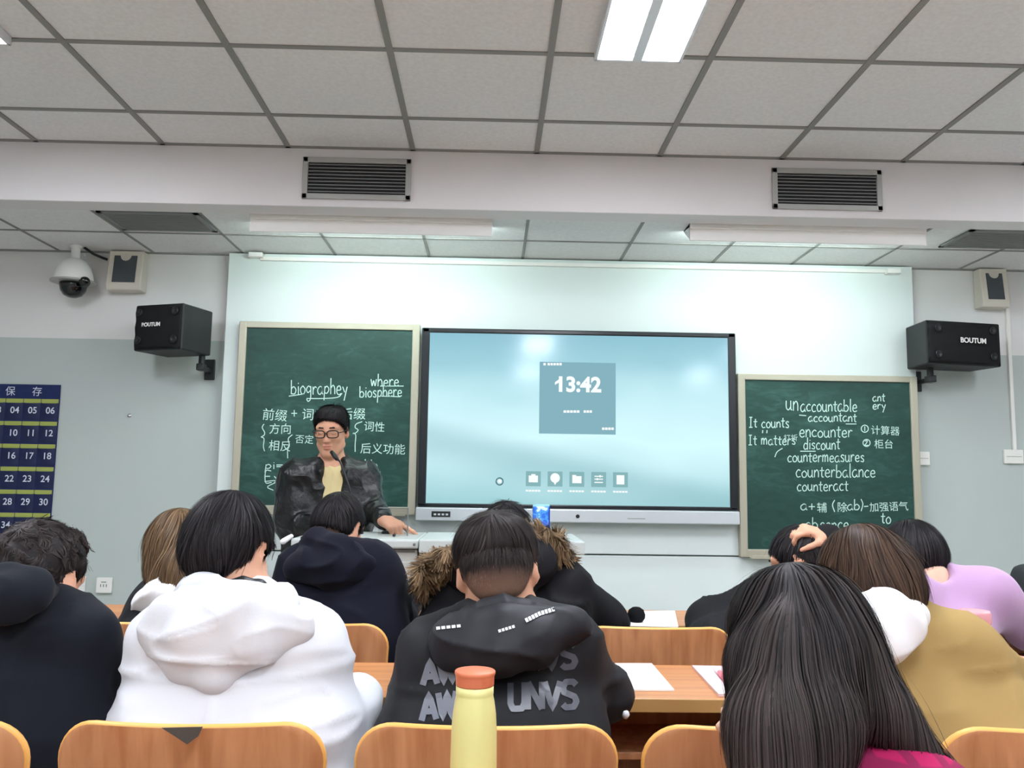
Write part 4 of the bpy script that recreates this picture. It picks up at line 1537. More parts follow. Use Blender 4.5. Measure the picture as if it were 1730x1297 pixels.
def head_field(f, C, R, s=1.0, ear=1.0, k=.012, lower=True):
    """head with brow, nose, eye sockets, lips, chin and ears, in the frame R at C"""
    T = lambda x, y, z: C + R @ (np.array([x, y, z]) * s)
    f.ell(T(0, -.012, .028), np.array([.0735, .094, .086]) * s, R, k=.02)
    f.ell(T(0, .030, -.035), np.array([.058, .060, .080]) * s, R, k=.035)
    f.ell(T(0, .062, -.096), np.array([.024, .020, .017]) * s, R, k=.03)
    f.cone(T(-.052, .018, -.062), T(-.020, .060, -.098), .018 * s, .014 * s, k=.025).cone(T(.052, .018, -.062), T(.020, .060, -.098), .018 * s, .014 * s, k=.025)
    f.ell(T(-.036, .066, -.018), np.array([.022, .022, .018]) * s, R, k=.02).ell(T(.036, .066, -.018), np.array([.022, .022, .018]) * s, R, k=.02)
    f.cone(T(-.044, .070, .033), T(.044, .070, .033), .013 * s, k=.018)
    for sx in (-1, 1):
        f.ell(T(sx * .032, .096, .012), np.array([.019, .014, .011]) * s, R, k=.012, op='s')
        f.ell(T(sx * .031, .0775, .009), np.array([.0145, .0135, .0115]) * s, R, k=.004)
    f.cone(T(0, .088, .018), T(0, .102, -.022), .0075 * s, .0105 * s, k=.014)
    f.ell(T(0, .104, -.026), np.array([.0115, .010, .009]) * s, R, k=.008)
    for sx in (-1, 1):
        f.ell(T(sx * .012, .096, -.029), np.array([.0075, .0085, .0065]) * s, R, k=.006)
    f.ell(T(0, .086, -.053), np.array([.023, .011, .0062]) * s, R, k=.006)
    f.ell(T(0, .084, -.066), np.array([.020, .0115, .0072]) * s, R, k=.006)
    f.ell(T(0, .098, -.0592), np.array([.022, .006, .0016]) * s, R, k=.003, op='s')
    for sx in (-1, 1):
        Re = R @ rot(sx * 24, 0, sx * -4)
        f.ell(T(sx * .0785, -.006, .002), np.array([.0075 * ear, .017 * ear, .030]) * s, Re, k=.008)
        f.ell(T(sx * .075, -.002, -.024), np.array([.006, .010, .011]) * s, R, k=.008)
        f.ell(T(sx * .087, .001, .004), np.array([.006, .009, .017]) * s, Re, k=.006, op='s')
    return T


def hand(f, wrist, d, n, side, curl=.5, s=1.0, point=False, spread=.12, k=.006):
    """palm, four unequal fingers bent at the knuckles and a thumb off the side. d: wrist to knuckles, n: back of the hand, side: +1 if the thumb sits at +cross(d,n)"""
    d = np.asarray(d, float)
    d /= np.linalg.norm(d)
    n = np.asarray(n, float)
    n = n - d * (n @ d)
    n /= np.linalg.norm(n)
    t = np.cross(d, n) * side
    W = np.asarray(wrist, float)
    L = .088 * s
    f.cone(W - d * .02 * s, W + d * .02 * s, .024 * s, .024 * s, k=.02, flat=(n, .72))
    for j in range(4):
        o = t * (.030 - .020 * j) * s
        f.cone(W + d * .012 * s + o * .6, W + d * L * (1 - .05 * abs(j - 1)) + o, .0145 * s, .0115 * s, k=.014)
    lens = [(.038, .024, .020), (.043, .028, .021), (.040, .026, .021), (.031, .020, .018)]
    for j in range(4):
        o = t * (.030 - .020 * j) * s
        p = W + d * L * (1 - .05 * abs(j - 1)) + o
        a = 0.0
        c = curl + .07 * j
        if point:
            c = .12 if j == 0 else 1.25
        fan = (1.5 - j) * spread
        for q, ln in enumerate(lens[j]):
            a += c * (.75 if q == 0 else 1.0 if q == 1 else .7)
            v = (d * math.cos(a) - n * math.sin(a))
            v = v + t * fan * math.cos(a)
            v /= np.linalg.norm(v)
            e = p + v * ln * s
            r0 = (.0095 - .0008 * q - (.0012 if j == 3 else 0)) * s
            f.cone(p, e, r0, r0 - .0009 * s, k=k if q else .01)
            p = e
    b = W + d * .022 * s + t * .022 * s
    m = b + (d * .55 + t * .75 - n * .35) * .042 * s
    e1 = m + (d * .80 + t * .35 - n * (.30 + .3 * curl)) * .034 * s
    e2 = e1 + (d * .85 + t * .05 - n * (.35 + .5 * curl)) * .027 * s
    f.cone(b, m, .016 * s, .0125 * s, k=.014).cone(m, e1, .0115 * s, .0105 * s, k=.006).cone(e1, e2, .0100 * s, .0082 * s, k=.004)


def hair_shell(C, R, s=1.0, th=.014, front=.086, top=.0, cut=.022, nape=None, k=.02, shape=None, ears=False):
    """hair volume around the skull, cut along the hairline"""
    f = Field()
    T = lambda x, y, z: C + R @ (np.array([x, y, z]) * s)
    if shape:
        shape(f, T, R)
    else:
        f.ell(T(0, -.012, .028), np.array([.0735 + th, .094 + th, .086 + th + top]) * s, R)
        f.ell(T(0, -.060, -.015), np.array([.058 + th * .5, .040 + th * .6, .065]) * s, R, k=.04)
    n = R @ np.array([0, .75, -.66])
    f.plane(n, float(n @ C) + cut * s, k=.012)
    if nape is not None:
        n2 = R @ np.array([0, 0, -1.0])
        f.plane(n2, float(n2 @ C) + nape * s, k=.012)
    if ears:
        for sx in (-1, 1):
            f.ell(T(sx * .088, .006, -.006), np.array([.030, .030, .038]) * s * (1 if ears is True else ears), R, k=.008, op='s')
    return f


def strands(name, f, V, F, n, seg, step, flow, lift, width, material, parent, seed, tip=.25, wob=.25, clump=16, keep=None, join=True, drop=0.0, pull=.3, ombre=None, stray=.05):
    """locks combed along the hair's own surface; joined with the solid volume under them"""
    rg = np.random.default_rng(seed)
    A = .5 * np.linalg.norm(np.cross(V[F[:, 2]] - V[F[:, 0]], V[F[:, 3]] - V[F[:, 1]]), axis=1)
    cen = V[F].mean(1)
    if keep is not None:
        A = A * keep(cen)
    fi = rg.choice(len(F), n, p=A / A.sum())
    w4 = rg.dirichlet([1, 1, 1, 1], n)
    p = (V[F[fi]] * w4[:, :, None]).sum(1)
    N = f.grad(p)
    lock = noise3(p * clump * 1.6 + 5, seed + 9)
    lv = lift * rg.uniform(.25, 1.0, n) * (.75 + .6 * lock)
    lv = np.where(rg.random(n) < stray, lv * 2.2 + .001, lv)
    ln = rg.uniform(.6, 1.15, n)
    pts = []
    prev = None
    sides = []
    for k in range(seg + 1):
        t = k / seg
        want = lv * (.15 + .85 * t ** 1.3)
        d = f.val(p)
        g = want - d - .001
        g = np.where(g < 0, g * (pull if k else 1.0), g) if drop == 0 else np.maximum(g, -.002)
        p = p + N * g[:, None]
        pts.append(p.copy())
        N = f.grad(p)
        v = flow(p, N)
        v = v + wob * np.stack([noise3(p * clump + 3, seed + 1), noise3(p * clump + 9, seed + 2), noise3(p * clump + 15, seed + 3)], 1)
        v = v - N * ((v * N).sum(1) * (1 - drop))[:, None]
        v /= np.maximum(np.linalg.norm(v, axis=1, keepdims=True), 1e-9)
        if prev is not None:
            v = .5 * v + .5 * prev
            v /= np.maximum(np.linalg.norm(v, axis=1, keepdims=True), 1e-9)
        prev = v
        sd = np.cross(v, N)
        sides.append(sd / np.maximum(np.linalg.norm(sd, axis=1, keepdims=True), 1e-9))
        p = p + v * (step * ln)[:, None]
    VV, FF = [], []
    base = 0
    w = width * rg.uniform(.6, 1.3, n)
    for k in range(seg + 1):
        t = k / seg
        ww = w * (1 - (1 - tip) * t ** 1.5) * .5
        VV.append(pts[k] + sides[k] * ww[:, None])
        VV.append(pts[k] - sides[k] * ww[:, None])
    m = len(VV)
    VV = np.stack(VV, 1).reshape(-1, 3)
    ids = np.arange(n)[:, None] * m
    FF = np.vstack([np.concatenate([ids + 2 * k, ids + 2 * k + 1, ids + 2 * k + 3, ids + 2 * k + 2], 1) for k in range(seg)])
    if join:
        FF = np.vstack([F, FF + len(V)])
        VV = np.vstack([V, VV])
    o = raw(name, VV, FF, material, parent, True)
    tone = np.clip(.36 + .38 * lock + rg.normal(0, .22, n), 0, 1)
    tone = np.repeat(tone, m)
    if ombre:
        zz = VV[-len(tone):, 2]
        tone = np.clip(tone * (.35 if len(ombre) > 2 else 1) + (.75 if len(ombre) > 2 else .55) * np.clip((ombre[0] - zz) / (ombre[0] - ombre[1]), 0, 1) - .1, 0, 1)
    if join:
        base_t = np.full(len(V), .12)
        if ombre and len(ombre) > 2:
            base_t = np.clip(.9 * (ombre[0] - V[:, 2]) / (ombre[0] - ombre[1]), 0, 1)
        tone = np.concatenate([base_t, tone])
    at = o.data.attributes.new('tone', 'FLOAT', 'POINT')
    at.data.foreach_set('value', tone.astype(np.float32))
    return o


def combed(C, R, s, whorl=(0.0, -.055, .095), down=.5, fwd=0.0):
    """short hair: away from the crown whorl, then down"""
    w = C + R @ (np.array(whorl) * s)
    dn = np.array([0, 0, -1.0])
    fw = R @ np.array([0, 1.0, 0])

    def flow(p, N):
        v = p - w
        v = v / np.maximum(np.linalg.norm(v, axis=1, keepdims=True), 1e-6)
        return v + dn * down + fw * fwd
    return flow


def eyes_and_brows(T, R, s, parent, shut=.35, brow=True, lashes=True):
    for sx in (-1, 1):
        f = Field()
        f.ell(T(sx * .031, .0800, .0080), np.array([.0122, .0122, .0062 * (1 - shut) + .0018]) * s, R)
        e = solid('eye', f, .0016, M['eyewhite'], parent)
        f = Field()
        f.ell(T(sx * .031 + .001, .0893, .0065), np.array([.0052, .0036, .0045 * (1 - shut) + .0012]) * s, R)
        solid('iris', f, .0012, M['iris'], e)
        if brow:
            f = Field()
            f.cone(T(sx * .016, .0885, .0345), T(sx * .034, .0868, .036), .0028 * s, .0030 * s, k=.004).cone(T(sx * .034, .0868, .036), T(sx * .050, .074, .030), .0030 * s, .0016 * s, k=.004)
            solid('eyebrow', f, .0016, M['brow'], parent)
    f = Field()
    f.ell(T(0, .0885, -.0535), np.array([.0205, .0100, .0050]) * s, R).ell(T(0, .0868, -.0660), np.array([.0180, .0104, .0060]) * s, R, k=.003)
    f.ell(T(0, .104, -.0592), np.array([.022, .007, .0012]) * s, R, k=.002, op='s')
    solid('lips', f, .0016, M['lip'], parent)


class Person:
    """one seated or standing figure: a continuous body, clothes and hair as its children; all points in room metres"""

    def __init__(self, label, head, face, c7, sl, sr, el, er, wl, wr, hip, hipw=.16, s=1.0, skin='skin', group=None, feet=None, knee=None, base=None):
        A = lambda p: np.asarray(p, float)
        self.C, self.R, self.s = A(head), rot(*face), s
        self.c7, self.sl, self.sr, self.el, self.er, self.wl, self.wr = map(A, (c7, sl, sr, el, er, wl, wr))
        self.hip = A(hip)
        self.skin = M[skin]
        self.hl, self.hr = self.hip - [hipw / 2, 0, 0], self.hip + [hipw / 2, 0, 0]
        if knee is None:
            knee = (self.hl + [-.03, .42, .0], self.hr + [.03, .42, .0])
        if feet is None:
            feet = tuple(A([k[0], k[1] + .0, .09]) for k in knee)
        self.knee, self.feet = tuple(map(A, knee)), tuple(map(A, feet))
        b = base or (self.hip[0], self.hip[1], 0)
        for w_ in (self.wl, self.wr):                             # hands lie on the desk, not in it
            for y0 in (.92, 1.842, 2.76):
                if y0 - .02 < w_[1] < y0 + .34:
                    w_[2] = max(w_[2], .7495 + .048)
        self.ear = 1.0
        self.t = thing('person', label, 'person', b, group)

    def body(self, h=.0055, hands=None, thin=.0, arms=True, legs=True, torso=True):
        f = Field()
        T = self.T = head_field(f, self.C, self.R, self.s, self.ear)
        s = self.s
        f.cone(T(0, -.028, -.035), self.c7 + [0, .03, -.01], .050 * s, .056 * s, k=.03)
        up = self.c7 + [0, .035, -.05]
        mid = self.hip * .45 + self.c7 * .55 + [0, .02, 0]
        f.cone(up, self.sl + [.02, .02, -.01], .050, .042, k=.03).cone(up, self.sr + [-.02, .02, -.01], .050, .042, k=.03)
        mid = mid + [0, .012, 0]
        f.cone(up + [0, .02, 0], mid, .070, .076, k=.05).cone(mid, self.hip + [0, .02, 0], .074, .082, k=.05)
        for sh, e, w in ((self.sl, self.el, self.wl), (self.sr, self.er, self.wr)):
            f.cone(sh, e, .042, .035, k=.03).cone(e, w, .035, .024, k=.015)
        for hj, kn, ft in zip((self.hl, self.hr), self.knee, self.feet):
            f.cone(hj, kn, .07, .052, k=.04).cone(kn, ft, .05, .035, k=.02).cone(ft + [0, -.02, -.045], ft + [0, .16, -.055], .034, .028, k=.02)
        for hd in (hands or ()):
            hand(f, **hd)
        self.bf = f
        o = solid('body', f, h, self.skin, self.t, smooth_n=1)
        return o

    def trousers(self, m, h=.011, r=.085):
        f = Field()
        f.cone(self.hl + [0, 0, .012], self.hr + [0, 0, .012], .098, k=.05)
        for hj, kn, ft in zip((self.hl, self.hr), self.knee, self.feet):
            f.cone(hj, kn, r, r * .78, k=.05).cone(kn, ft + [0, 0, -.01], r * .76, r * .58, k=.03)
        return solid('trousers', f, h, m, self.t, [((14, 14, 14), .003)])

    def shoes(self, m):
        for ft in self.feet:
            f = Field()
            f.cone(ft + [0, -.03, -.045], ft + [0, .17, -.055], .042, .034, k=.02).cone(ft + [0, -.02, -.04], ft + [0, -.01, .0], .042, .046, k=.02)
            f.plane((0, 0, -1), -.004, k=.006)
            solid('shoe', f, .008, m, self.t)

    def top(self, name, m, h=.008, chest=.105, belly=.106, sh=.062, el=.056, cuff=.046, wide=1.0, fold=None, seed=1, hem=None, collar=None, extra=None, back=0.0, k=.06, sleeves=True, shade=None):
        """jacket or sweater hanging from the shoulders"""
        f = Field()
        up = self.c7 + [0, .045, -.075]
        slj, srj = self.sl, self.sr
        hl = self.hip + [-.085 * wide, .01, .02]
        hr = self.hip + [.085 * wide, .01, .02]
        ml = slj * .5 + hl * .5 + [-.005, -back, 0]
        mr = srj * .5 + hr * .5 + [.005, -back, 0]
        f.cone(slj * .78 + up * .22 + [0, .01, -.02], ml, chest * .8, chest * .95, k=k).cone(srj * .78 + up * .22 + [0, .01, -.02], mr, chest * .8, chest * .95, k=k)
        f.cone(ml, hl, chest * .95, belly, k=k).cone(mr, hr, chest * .95, belly, k=k)
        f.cone(up, (ml + mr) / 2, chest * .85, chest, k=k).cone((ml + mr) / 2, self.hip, chest, belly, k=k)
        f.cone(self.c7 + [0, .035, -.035], slj + [0, .0, .0], .058, sh, k=.05).cone(self.c7 + [0, .035, -.035], srj, .058, sh, k=.05)
        if sleeves:
            for a, e, w in ((slj, self.el, self.wl), (srj, self.er, self.wr)):
                f.cone(a, e, sh, el, k=.045).cone(e, w, el, cuff, k=.02)
        if collar:
            f.cone(self.c7 + [0, .025, -.03], self.c7 * .6 + self.C * .4 + [0, .0, -.02], collar, collar * .92, k=.03)
        if extra:
            extra(f)
        if hem is not None:
            f.plane((0, 0, -1), -hem, k=.01)
        self.tf = f
        o = solid(name, f, h, m, self.t, fold, seed)
        self.to = o
        return o
# ------------------------------------------------------------------ the class and the teacher
M['jumper'] = mat('charcoal_jumper', (26, 29, 36), .95, .1, sheen=.05, bump=((500, 500, 500), .3, .001))
M['whitejacket'] = mat('white_jacket', (214, 216, 221), .8, .3, bump=((300, 300, 300), .15, .001))
M['blackjacket'] = mat('black_jacket', (24, 25, 29), .62, .25)
M['hoodblack'] = mat('black_hood', (31, 32, 37), .58, .28)
M['hoodie'] = mat('black_hoodie', (20, 22, 33), .95, .1, sheen=.05, bump=((500, 500, 500), .3, .001))
M['parka'] = mat('black_parka', (16, 16, 20), .75, .22)
M['tan'] = mat('tan_jacket', (156, 129, 80), .85, .25, noise=((6, 6, 6), .05), bump=((400, 400, 400), .2, .001))
M['whitehood'] = mat('white_hood', (226, 226, 228), .85, .25)
M['lilac'] = mat('lilac_sweater', (180, 145, 182), .9, .2, sheen=.3, bump=((400, 400, 400), .3, .001))
M['magenta'] = mat('magenta_shirt', (206, 36, 104), .85, .25)
M['leather'] = mat('black_leather', (13, 15, 17), .36, .45, bump=((28, 28, 28), .5, .012))
M['cream'] = mat('cream_tee', (206, 188, 140), .85, .25)
M['navytrouser'] = mat('dark_trousers', (34, 36, 48), .85, .2)
M['fur'] = hair_mat('hood_fur', (86, 68, 50), (150, 124, 92), .7)
M['shoe'] = mat('dark_shoe', (28, 28, 30), .5, .4)
A = np.array
DN = A([0, 0, -1.0])


def short_hair(pn, f, h, n, m, seed, flow, seg=6, step=.009, lift=.012, width=.0028, name='hair', **kw):
    V, F = f.surface(h)
    V = relax(V, F, 2)
    return strands(name, f, V, F, n, seg, step, flow, lift, width, m, pn.t, seed, **kw)


def stitched(name, p, lines, width, m, parent, target, rise=.0015, bevel=False):
    """print or tape lying on cloth: each point dropped on the garment along the sight of someone sitting behind"""
    bv = BVHTree.FromPolygons([v.co[:] for v in target.data.vertices], [q.vertices[:] for q in target.data.polygons])

    def to3(q):
        a = P(q[0], q[1], p)
        d = Vector(a) - Vector(EYE)
        d.normalize()
        hit, nrm, _, _ = bv.ray_cast(Vector(EYE), d)
        if hit is None:
            return A(a)
        return A(hit) - A(d) * rise
    return ribbon(name, lines, width, to3, m, parent)


def dense(pts, n=14):
    p = A(pts, )
    out = []
    for a, b in zip(p, p[1:]):
        for t in np.linspace(0, 1, n, endpoint=False):
            out.append(a + (b - a) * t)
    out.append(p[-1])
    return A(out)


# --- left: charcoal jumper, curly hair
p = Person('person in a charcoal jumper with curly black hair, cut by the left edge', P(62, 978, 1.76), (10, 28, 4), P(36, 1010, 1.67), P(-78, 1072, 1.69), P(124, 1088, 1.69),
           P(-95, 1170, 1.76), P(150, 1160, 1.76), P(-20, 1175, 1.98), P(170, 1190, 1.84), (-.935, 1.62, .52), s=.93)
p.body(hands=[dict(wrist=p.wr, d=(.45, .75, -.15), n=(.4, -.2, 1), side=-1, curl=.7), dict(wrist=p.wl, d=(.3, .9, -.1), n=(-.3, 0, 1), side=1, curl=.6)])
p.trousers(M['navytrouser'])
p.shoes(M['shoe'])
p.top('jumper', M['jumper'], wide=1.15, chest=.115, belly=.115, sh=.066, el=.062, fold=[((9, 9, 9), .006), ((5, 5, 14), .004)], seed=3, hem=.44)
f = Field()
for a, b, ra, rb in (((-30, 985, 1.70), (10, 985, 1.62), .035, .036), ((10, 985, 1.62), (55, 992, 1.62), .036, .034), ((55, 992, 1.62), (88, 1010, 1.70), .034, .024),
                     ((-40, 1015, 1.66), (15, 1012, 1.585), .040, .042), ((15, 1012, 1.585), (60, 1008, 1.60), .042, .03)):
    f.cone(P(*a), P(*b), ra, rb, k=.02)
solid('hood', f, .006, M['jumper'], p.t, [((4, 4, 22), .004)], 4)


def curly(f, T, R):
    f.ell(T(0, -.014, .028), (.080, .098, .088), R)
    f.ell(T(0, -.062, -.018), (.066, .046, .060), R, k=.04)
    for j in range(110):
        a, b = j * 2.4, -.5 + 1.5 * ((j * .618) % 1)
        v = A([math.cos(a) * math.cos(b), math.sin(a) * math.cos(b), math.sin(b)])
        f.ell(T(v[0] * .082, -.014 + v[1] * .100, .028 + v[2] * .090), (.014, .014, .012), R, k=.005)


f = hair_shell(p.C, p.R, p.s, shape=curly, cut=.020, nape=.078, ears=True)
short_hair(p, f, .0055, 6500, M['hairbrownblack'], 5, lambda q, N: .35 * DN + np.stack([noise3(q * 55, 1), noise3(q * 55, 2), noise3(q * 55, 3)], 1) * 1.3, seg=7, step=.0055, lift=.008, width=.0026, wob=1.5, clump=80, pull=1)

# --- white jacket
p = Person('person in a white hooded jacket with straight black hair, seen from behind', P(386, 927, 1.73), (17, 22, 4), P(402, 1002, 1.67), P(282, 1080, 1.67), P(520, 1088, 1.67),
           P(284, 1180, 1.74), P(570, 1250, 1.69), P(330, 1180, 1.98), P(600, 1178, 1.775), (-.460, 1.61, .52), s=.92)
p.ear = 1.2
p.body(hands=[dict(wrist=p.wr, d=(-.55, .25, -.75), n=(.5, .5, .5), side=-1, curl=.6), dict(wrist=p.wl, d=(.3, .9, -.1), n=(-.3, 0, 1), side=1, curl=.6)])
p.trousers(M['navytrouser'])
p.shoes(M['shoe'])


def cuff(f):
    f.cone(P(606, 1182, 1.78), P(598, 1205, 1.74), .046, .052, k=.02)


p.top('jacket', M['whitejacket'], wide=1.0, chest=.108, belly=.105, sh=.062, el=.056, cuff=.050, fold=[((3, 3, 17), .007), ((11, 11, 20), .003)], seed=8, hem=.44, extra=cuff)
f = Field()
for a, b, ra, rb in (((322, 1000, 1.74), (340, 1002, 1.63), .034, .038), ((340, 1002, 1.63), (410, 1018, 1.60), .038, .034), ((410, 1018, 1.60), (470, 1020, 1.63), .034, .032), ((470, 1020, 1.63), (505, 1036, 1.72), .032, .026),
                     ((290, 1042, 1.600), (400, 1048, 1.575), .046, .048), ((400, 1048, 1.575), (502, 1056, 1.600), .048, .034),
                     ((272, 1066, 1.605), (308, 1122, 1.578), .044, .036), ((308, 1122, 1.578), (362, 1136, 1.570), .036, .036), ((362, 1136, 1.570), (492, 1060, 1.600), .036, .034),
                     ((325, 1080, 1.572), (420, 1078, 1.572), .050, .046)):
    f.cone(P(*a), P(*b), ra, rb, k=.014, flat=((0, 1, .15), .72))
solid('hood', f, .005, M['whitejacket'], p.t, [((3, 3, 19), .006), ((10, 10, 22), .003)], 12)
q = P(505, 1033, 1.64)
MB().tube([tuple(q + A([-.012, -.03, .012])), tuple(q + A([.010, -.034, .004])), tuple(q + A([.012, -.036, -.003]))], .005, seg=10).build('toggle', M['blackplastic'], p.t, True)
q = P(622, 1203, 1.72)
MB().lathe([(.001, 0), (.010, .001), (.011, .005), (.008, .008), (.001, .009)], (q[0] - .002, q[1] - .01, q[2]), axis=(.8, -.6, 0), seg=16).build('cuff_button', M['blackplastic'], p.t, True)
f = Field()
cR = [P(372, 992, 1.635), P(410, 985, 1.632), P(438, 990, 1.645), P(455, 1000, 1.68)]
for a, b in zip(cR, cR[1:]):
    f.cone(a, b, .012, .012, k=.01)
solid('undershirt_collar', f, .004, M['blackplastic'], p.t)
f = hair_shell(p.C, p.R, p.s, th=.008, top=.002, cut=.014, nape=.076, ears=True)
short_hair(p, f, .0055, 6500, M['hairblack'], 6, combed(p.C, p.R, p.s, (.0, -.045, .105), .55), seg=8, step=.010, lift=.011, width=.0026, wob=.42, clump=26)

# --- printed black hoodie
p = Person('person in a black jacket with grey letters on the back and cropped nape', P(840, 968, 1.73), (2, 22, -7), P(850, 1030, 1.68), P(735, 1112, 1.67), P(952, 1090, 1.67),
           P(708, 1210, 1.75), P(1018, 1172, 1.78), P(770, 1180, 1.99), P(960, 1170, 2.00), (.0, 1.61, .52), s=.95)
p.ear = 1.3
p.body(hands=[dict(wrist=p.wr, d=(-.35, .9, -.1), n=(.2, 0, 1), side=-1, curl=.6), dict(wrist=p.wl, d=(.35, .9, -.1), n=(-.2, 0, 1), side=1, curl=.6)])
p.trousers(M['navytrouser'])
p.shoes(M['shoe'])
top = p.top('jacket', M['blackjacket'], wide=1.0, chest=.106, belly=.106, sh=.062, el=.057, cuff=.048, fold=[((4, 4, 15), .005), ((20, 14, 9), .0025)], seed=21, hem=.44)
f = Field()
for a, b, ra, rb in (((778, 1050, 1.76), (796, 1050, 1.66), .026, .028), ((796, 1050, 1.66), (822, 1040, 1.615), .028, .028), ((822, 1040, 1.615), (852, 1034, 1.605), .028, .028), ((852, 1034, 1.605), (884, 1038, 1.62), .028, .028), ((884, 1038, 1.62), (915, 1048, 1.68), .028, .028), ((915, 1048, 1.68), (930, 1052, 1.77), .028, .022)):
    f.cone(P(*a), P(*b), ra, rb, k=.016)
solid('collar', f, .005, M['hoodblack'], p.t, [((12, 12, 26), .005)], 5)
f = Field()
for a, b, ra, rb in (((745, 1082, 1.66), (765, 1090, 1.59), .035, .042), ((765, 1090, 1.59), (838, 1098, 1.555), .042, .046), ((838, 1098, 1.555), (900, 1082, 1.565), .046, .042), ((900, 1082, 1.565), (962, 1058, 1.60), .042, .034), ((962, 1058, 1.60), (970, 1052, 1.68), .034, .026),
                     ((790, 1068, 1.60), (850, 1066, 1.57), .038, .040), ((850, 1066, 1.57), (910, 1050, 1.60), .040, .034)):
    f.cone(P(*a), P(*b), ra, rb, k=.016, flat=((0, 1, .2), .8))
hood = solid('hood', f, .005, M['hoodblack'], p.t, [((4, 4, 18), .007), ((14, 10, 24), .003)], 9)
M['letter'] = mat('letter_grey', (112, 116, 126), .35, .5)
M['letterdark'] = mat('letter_slate', (70, 73, 83), .35, .5)
BIG = {'A': (1, [[(0, 0), (.5, 1), (1, 0)], [(.2, .33), (.8, .33)]]), 'W': (1.25, [[(0, 1), (.3, 0), (.6, 1), (.9, 0), (1.2, 1)]]), 'U': (1, [[(.05, 1), (.05, .25), (.2, .04), (.8, .04), (.95, .25), (.95, 1)]]),
       'N': (1, [[(.05, 0), (.05, 1)], [(.05, 1), (.95, 0)], [(.95, 0), (.95, 1)]]), 'V': (1, [[(0, 1), (.5, 0), (1, 1)]]),
       'S': (.95, [[(.9, .85), (.7, .97), (.25, .97), (.06, .8), (.1, .6), (.8, .42), (.92, .25), (.75, .05), (.25, .03), (.05, .15)]])}
for word, x0, x1, yb, hh, mm, tilt in (('AW', 714, 776, 1157, 40, 'letter', -.10), ('UNVS', 860, 976, 1134, 42, 'letterdark', -.06), ('AW', 712, 775, 1217, 44, 'letter', -.10), ('UNVS', 861, 978, 1199, 46, 'letterdark', -.03)):
    tot = sum(BIG[c][0] + .12 for c in word)
    x, kx = x0, (x1 - x0) / tot
    for c in word:
        w_, st = BIG[c]
        for s in st:
            ln = [(x + a * kx, yb + tilt * (x + a * kx - x0) - b * hh) for a, b in s]
            stitched('back_print', 1.55, [dense(ln, 5)], 10.5, M[mm], p.t, top, .003)
        x += (w_ + .12) * kx
M['tape'] = mat('white_tape', (214, 216, 220), .6, .3)
for ln, w_ in (([(737, 1061), (776, 1057)], 5), ([(842, 1066), (868, 1058)], 5), ([(888, 1048), (912, 1036), (938, 1028)], 7)):
    ps = dense(ln, 9)
    for a, b in zip(ps[::2], ps[1::2]):
        stitched('hood_print', 1.55, [A([a, a + (b - a) * 1.5])], w_, M['tape'], hood, hood, .003)
q = P(1055, 1211, 1.72)
MB().lathe([(.001, 0), (.006, .001), (.007, .010), (.004, .014), (.001, .015)], tuple(q), axis=(.3, -.5, .8), seg=12).build('toggle', M['tape'], p.t, True)


def quiff(f, T, R):
    f.ell(T(0, -.010, .056), (.080, .098, .066), R)
    f.ell(T(.0, -.018, .040), (.077, .093, .066), R, k=.02)


f = hair_shell(p.C, p.R, p.s, shape=quiff, cut=.026, nape=-.016)
short_hair(p, f, .005, 6000, M['hairbrownblack'], 7, combed(p.C, p.R, 1, (.01, -.07, .115), .12, .5), seg=8, step=.009, lift=.009, width=.0025, wob=.5)
f = hair_shell(p.C, p.R, p.s, th=.0018, cut=.010, nape=.074, ears=.72)
short_hair(p, f, .005, 5000, M['stubble'], 8, combed(p.C, p.R, 1, (0, -.055, .095), 1.0), seg=2, step=.004, lift=.003, width=.0014, name='cropped_sides', ombre=(p.C[2] + .03, p.C[2] - .075, 1), stray=0)

f = hair_shell(p.C, p.R, p.s, th=.005, cut=.014, nape=.05, ears=.8)
V, F = f.surface(.006)
up_ = p.R @ A([0, 0, 1.0])
strands('hair_fade', f, V, F, 2600, 4, .006, combed(p.C, p.R, p.s, (0, -.055, .095), 1.0), .004, .0020, M['hairbrownblack'], p.t, 77, keep=lambda c, C=p.C: np.clip(1 - np.abs((c - C) @ up_ - .020) / .032, 0, 1) ** 1.3, join=False, stray=0, wob=.4)

# --- tan jacket with white hood
p = Person('person in a tan jacket with a white hood and wavy brown hair', P(1464, 986, 1.80), (-14, 30, -6), P(1500, 1030, 1.74), P(1425, 1100, 1.73), P(1628, 1098, 1.71),
           P(1400, 1190, 1.80), P(1722, 1160, 1.80), P(1480, 1170, 2.02), P(1790, 1180, 1.96), (.945, 1.62, .52), s=.98)
p.body(hands=[dict(wrist=p.wr, d=(-.2, .95, -.1), n=(.2, 0, 1), side=-1, curl=.6), dict(wrist=p.wl, d=(.35, .9, -.1), n=(-.2, 0, 1), side=1, curl=.6)])
p.trousers(M['navytrouser'])
p.shoes(M['shoe'])
p.top('jacket', M['tan'], wide=1.0, chest=.108, belly=.106, sh=.060, el=.056, cuff=.046, fold=[((9, 9, 3), .010), ((7, 7, 18), .005)], seed=31, hem=.44)
f = Field()
for a, b, ra, rb in (((1440, 1030, 1.80), (1455, 1038, 1.68), .030, .034), ((1455, 1038, 1.68), (1500, 1030, 1.645), .034, .036), ((1500, 1030, 1.645), (1540, 1042, 1.69), .036, .030), ((1540, 1042, 1.69), (1545, 1040, 1.78), .030, .024),
                     ((1455, 1060, 1.62), (1530, 1052, 1.62), .050, .036), ((1460, 1070, 1.61), (1497, 1092, 1.600), .045, .030), ((1525, 1058, 1.615), (1500, 1092, 1.600), .036, .028)):
    f.cone(P(*a), P(*b), ra, rb, k=.025, flat=((0, 1, .2), .75))
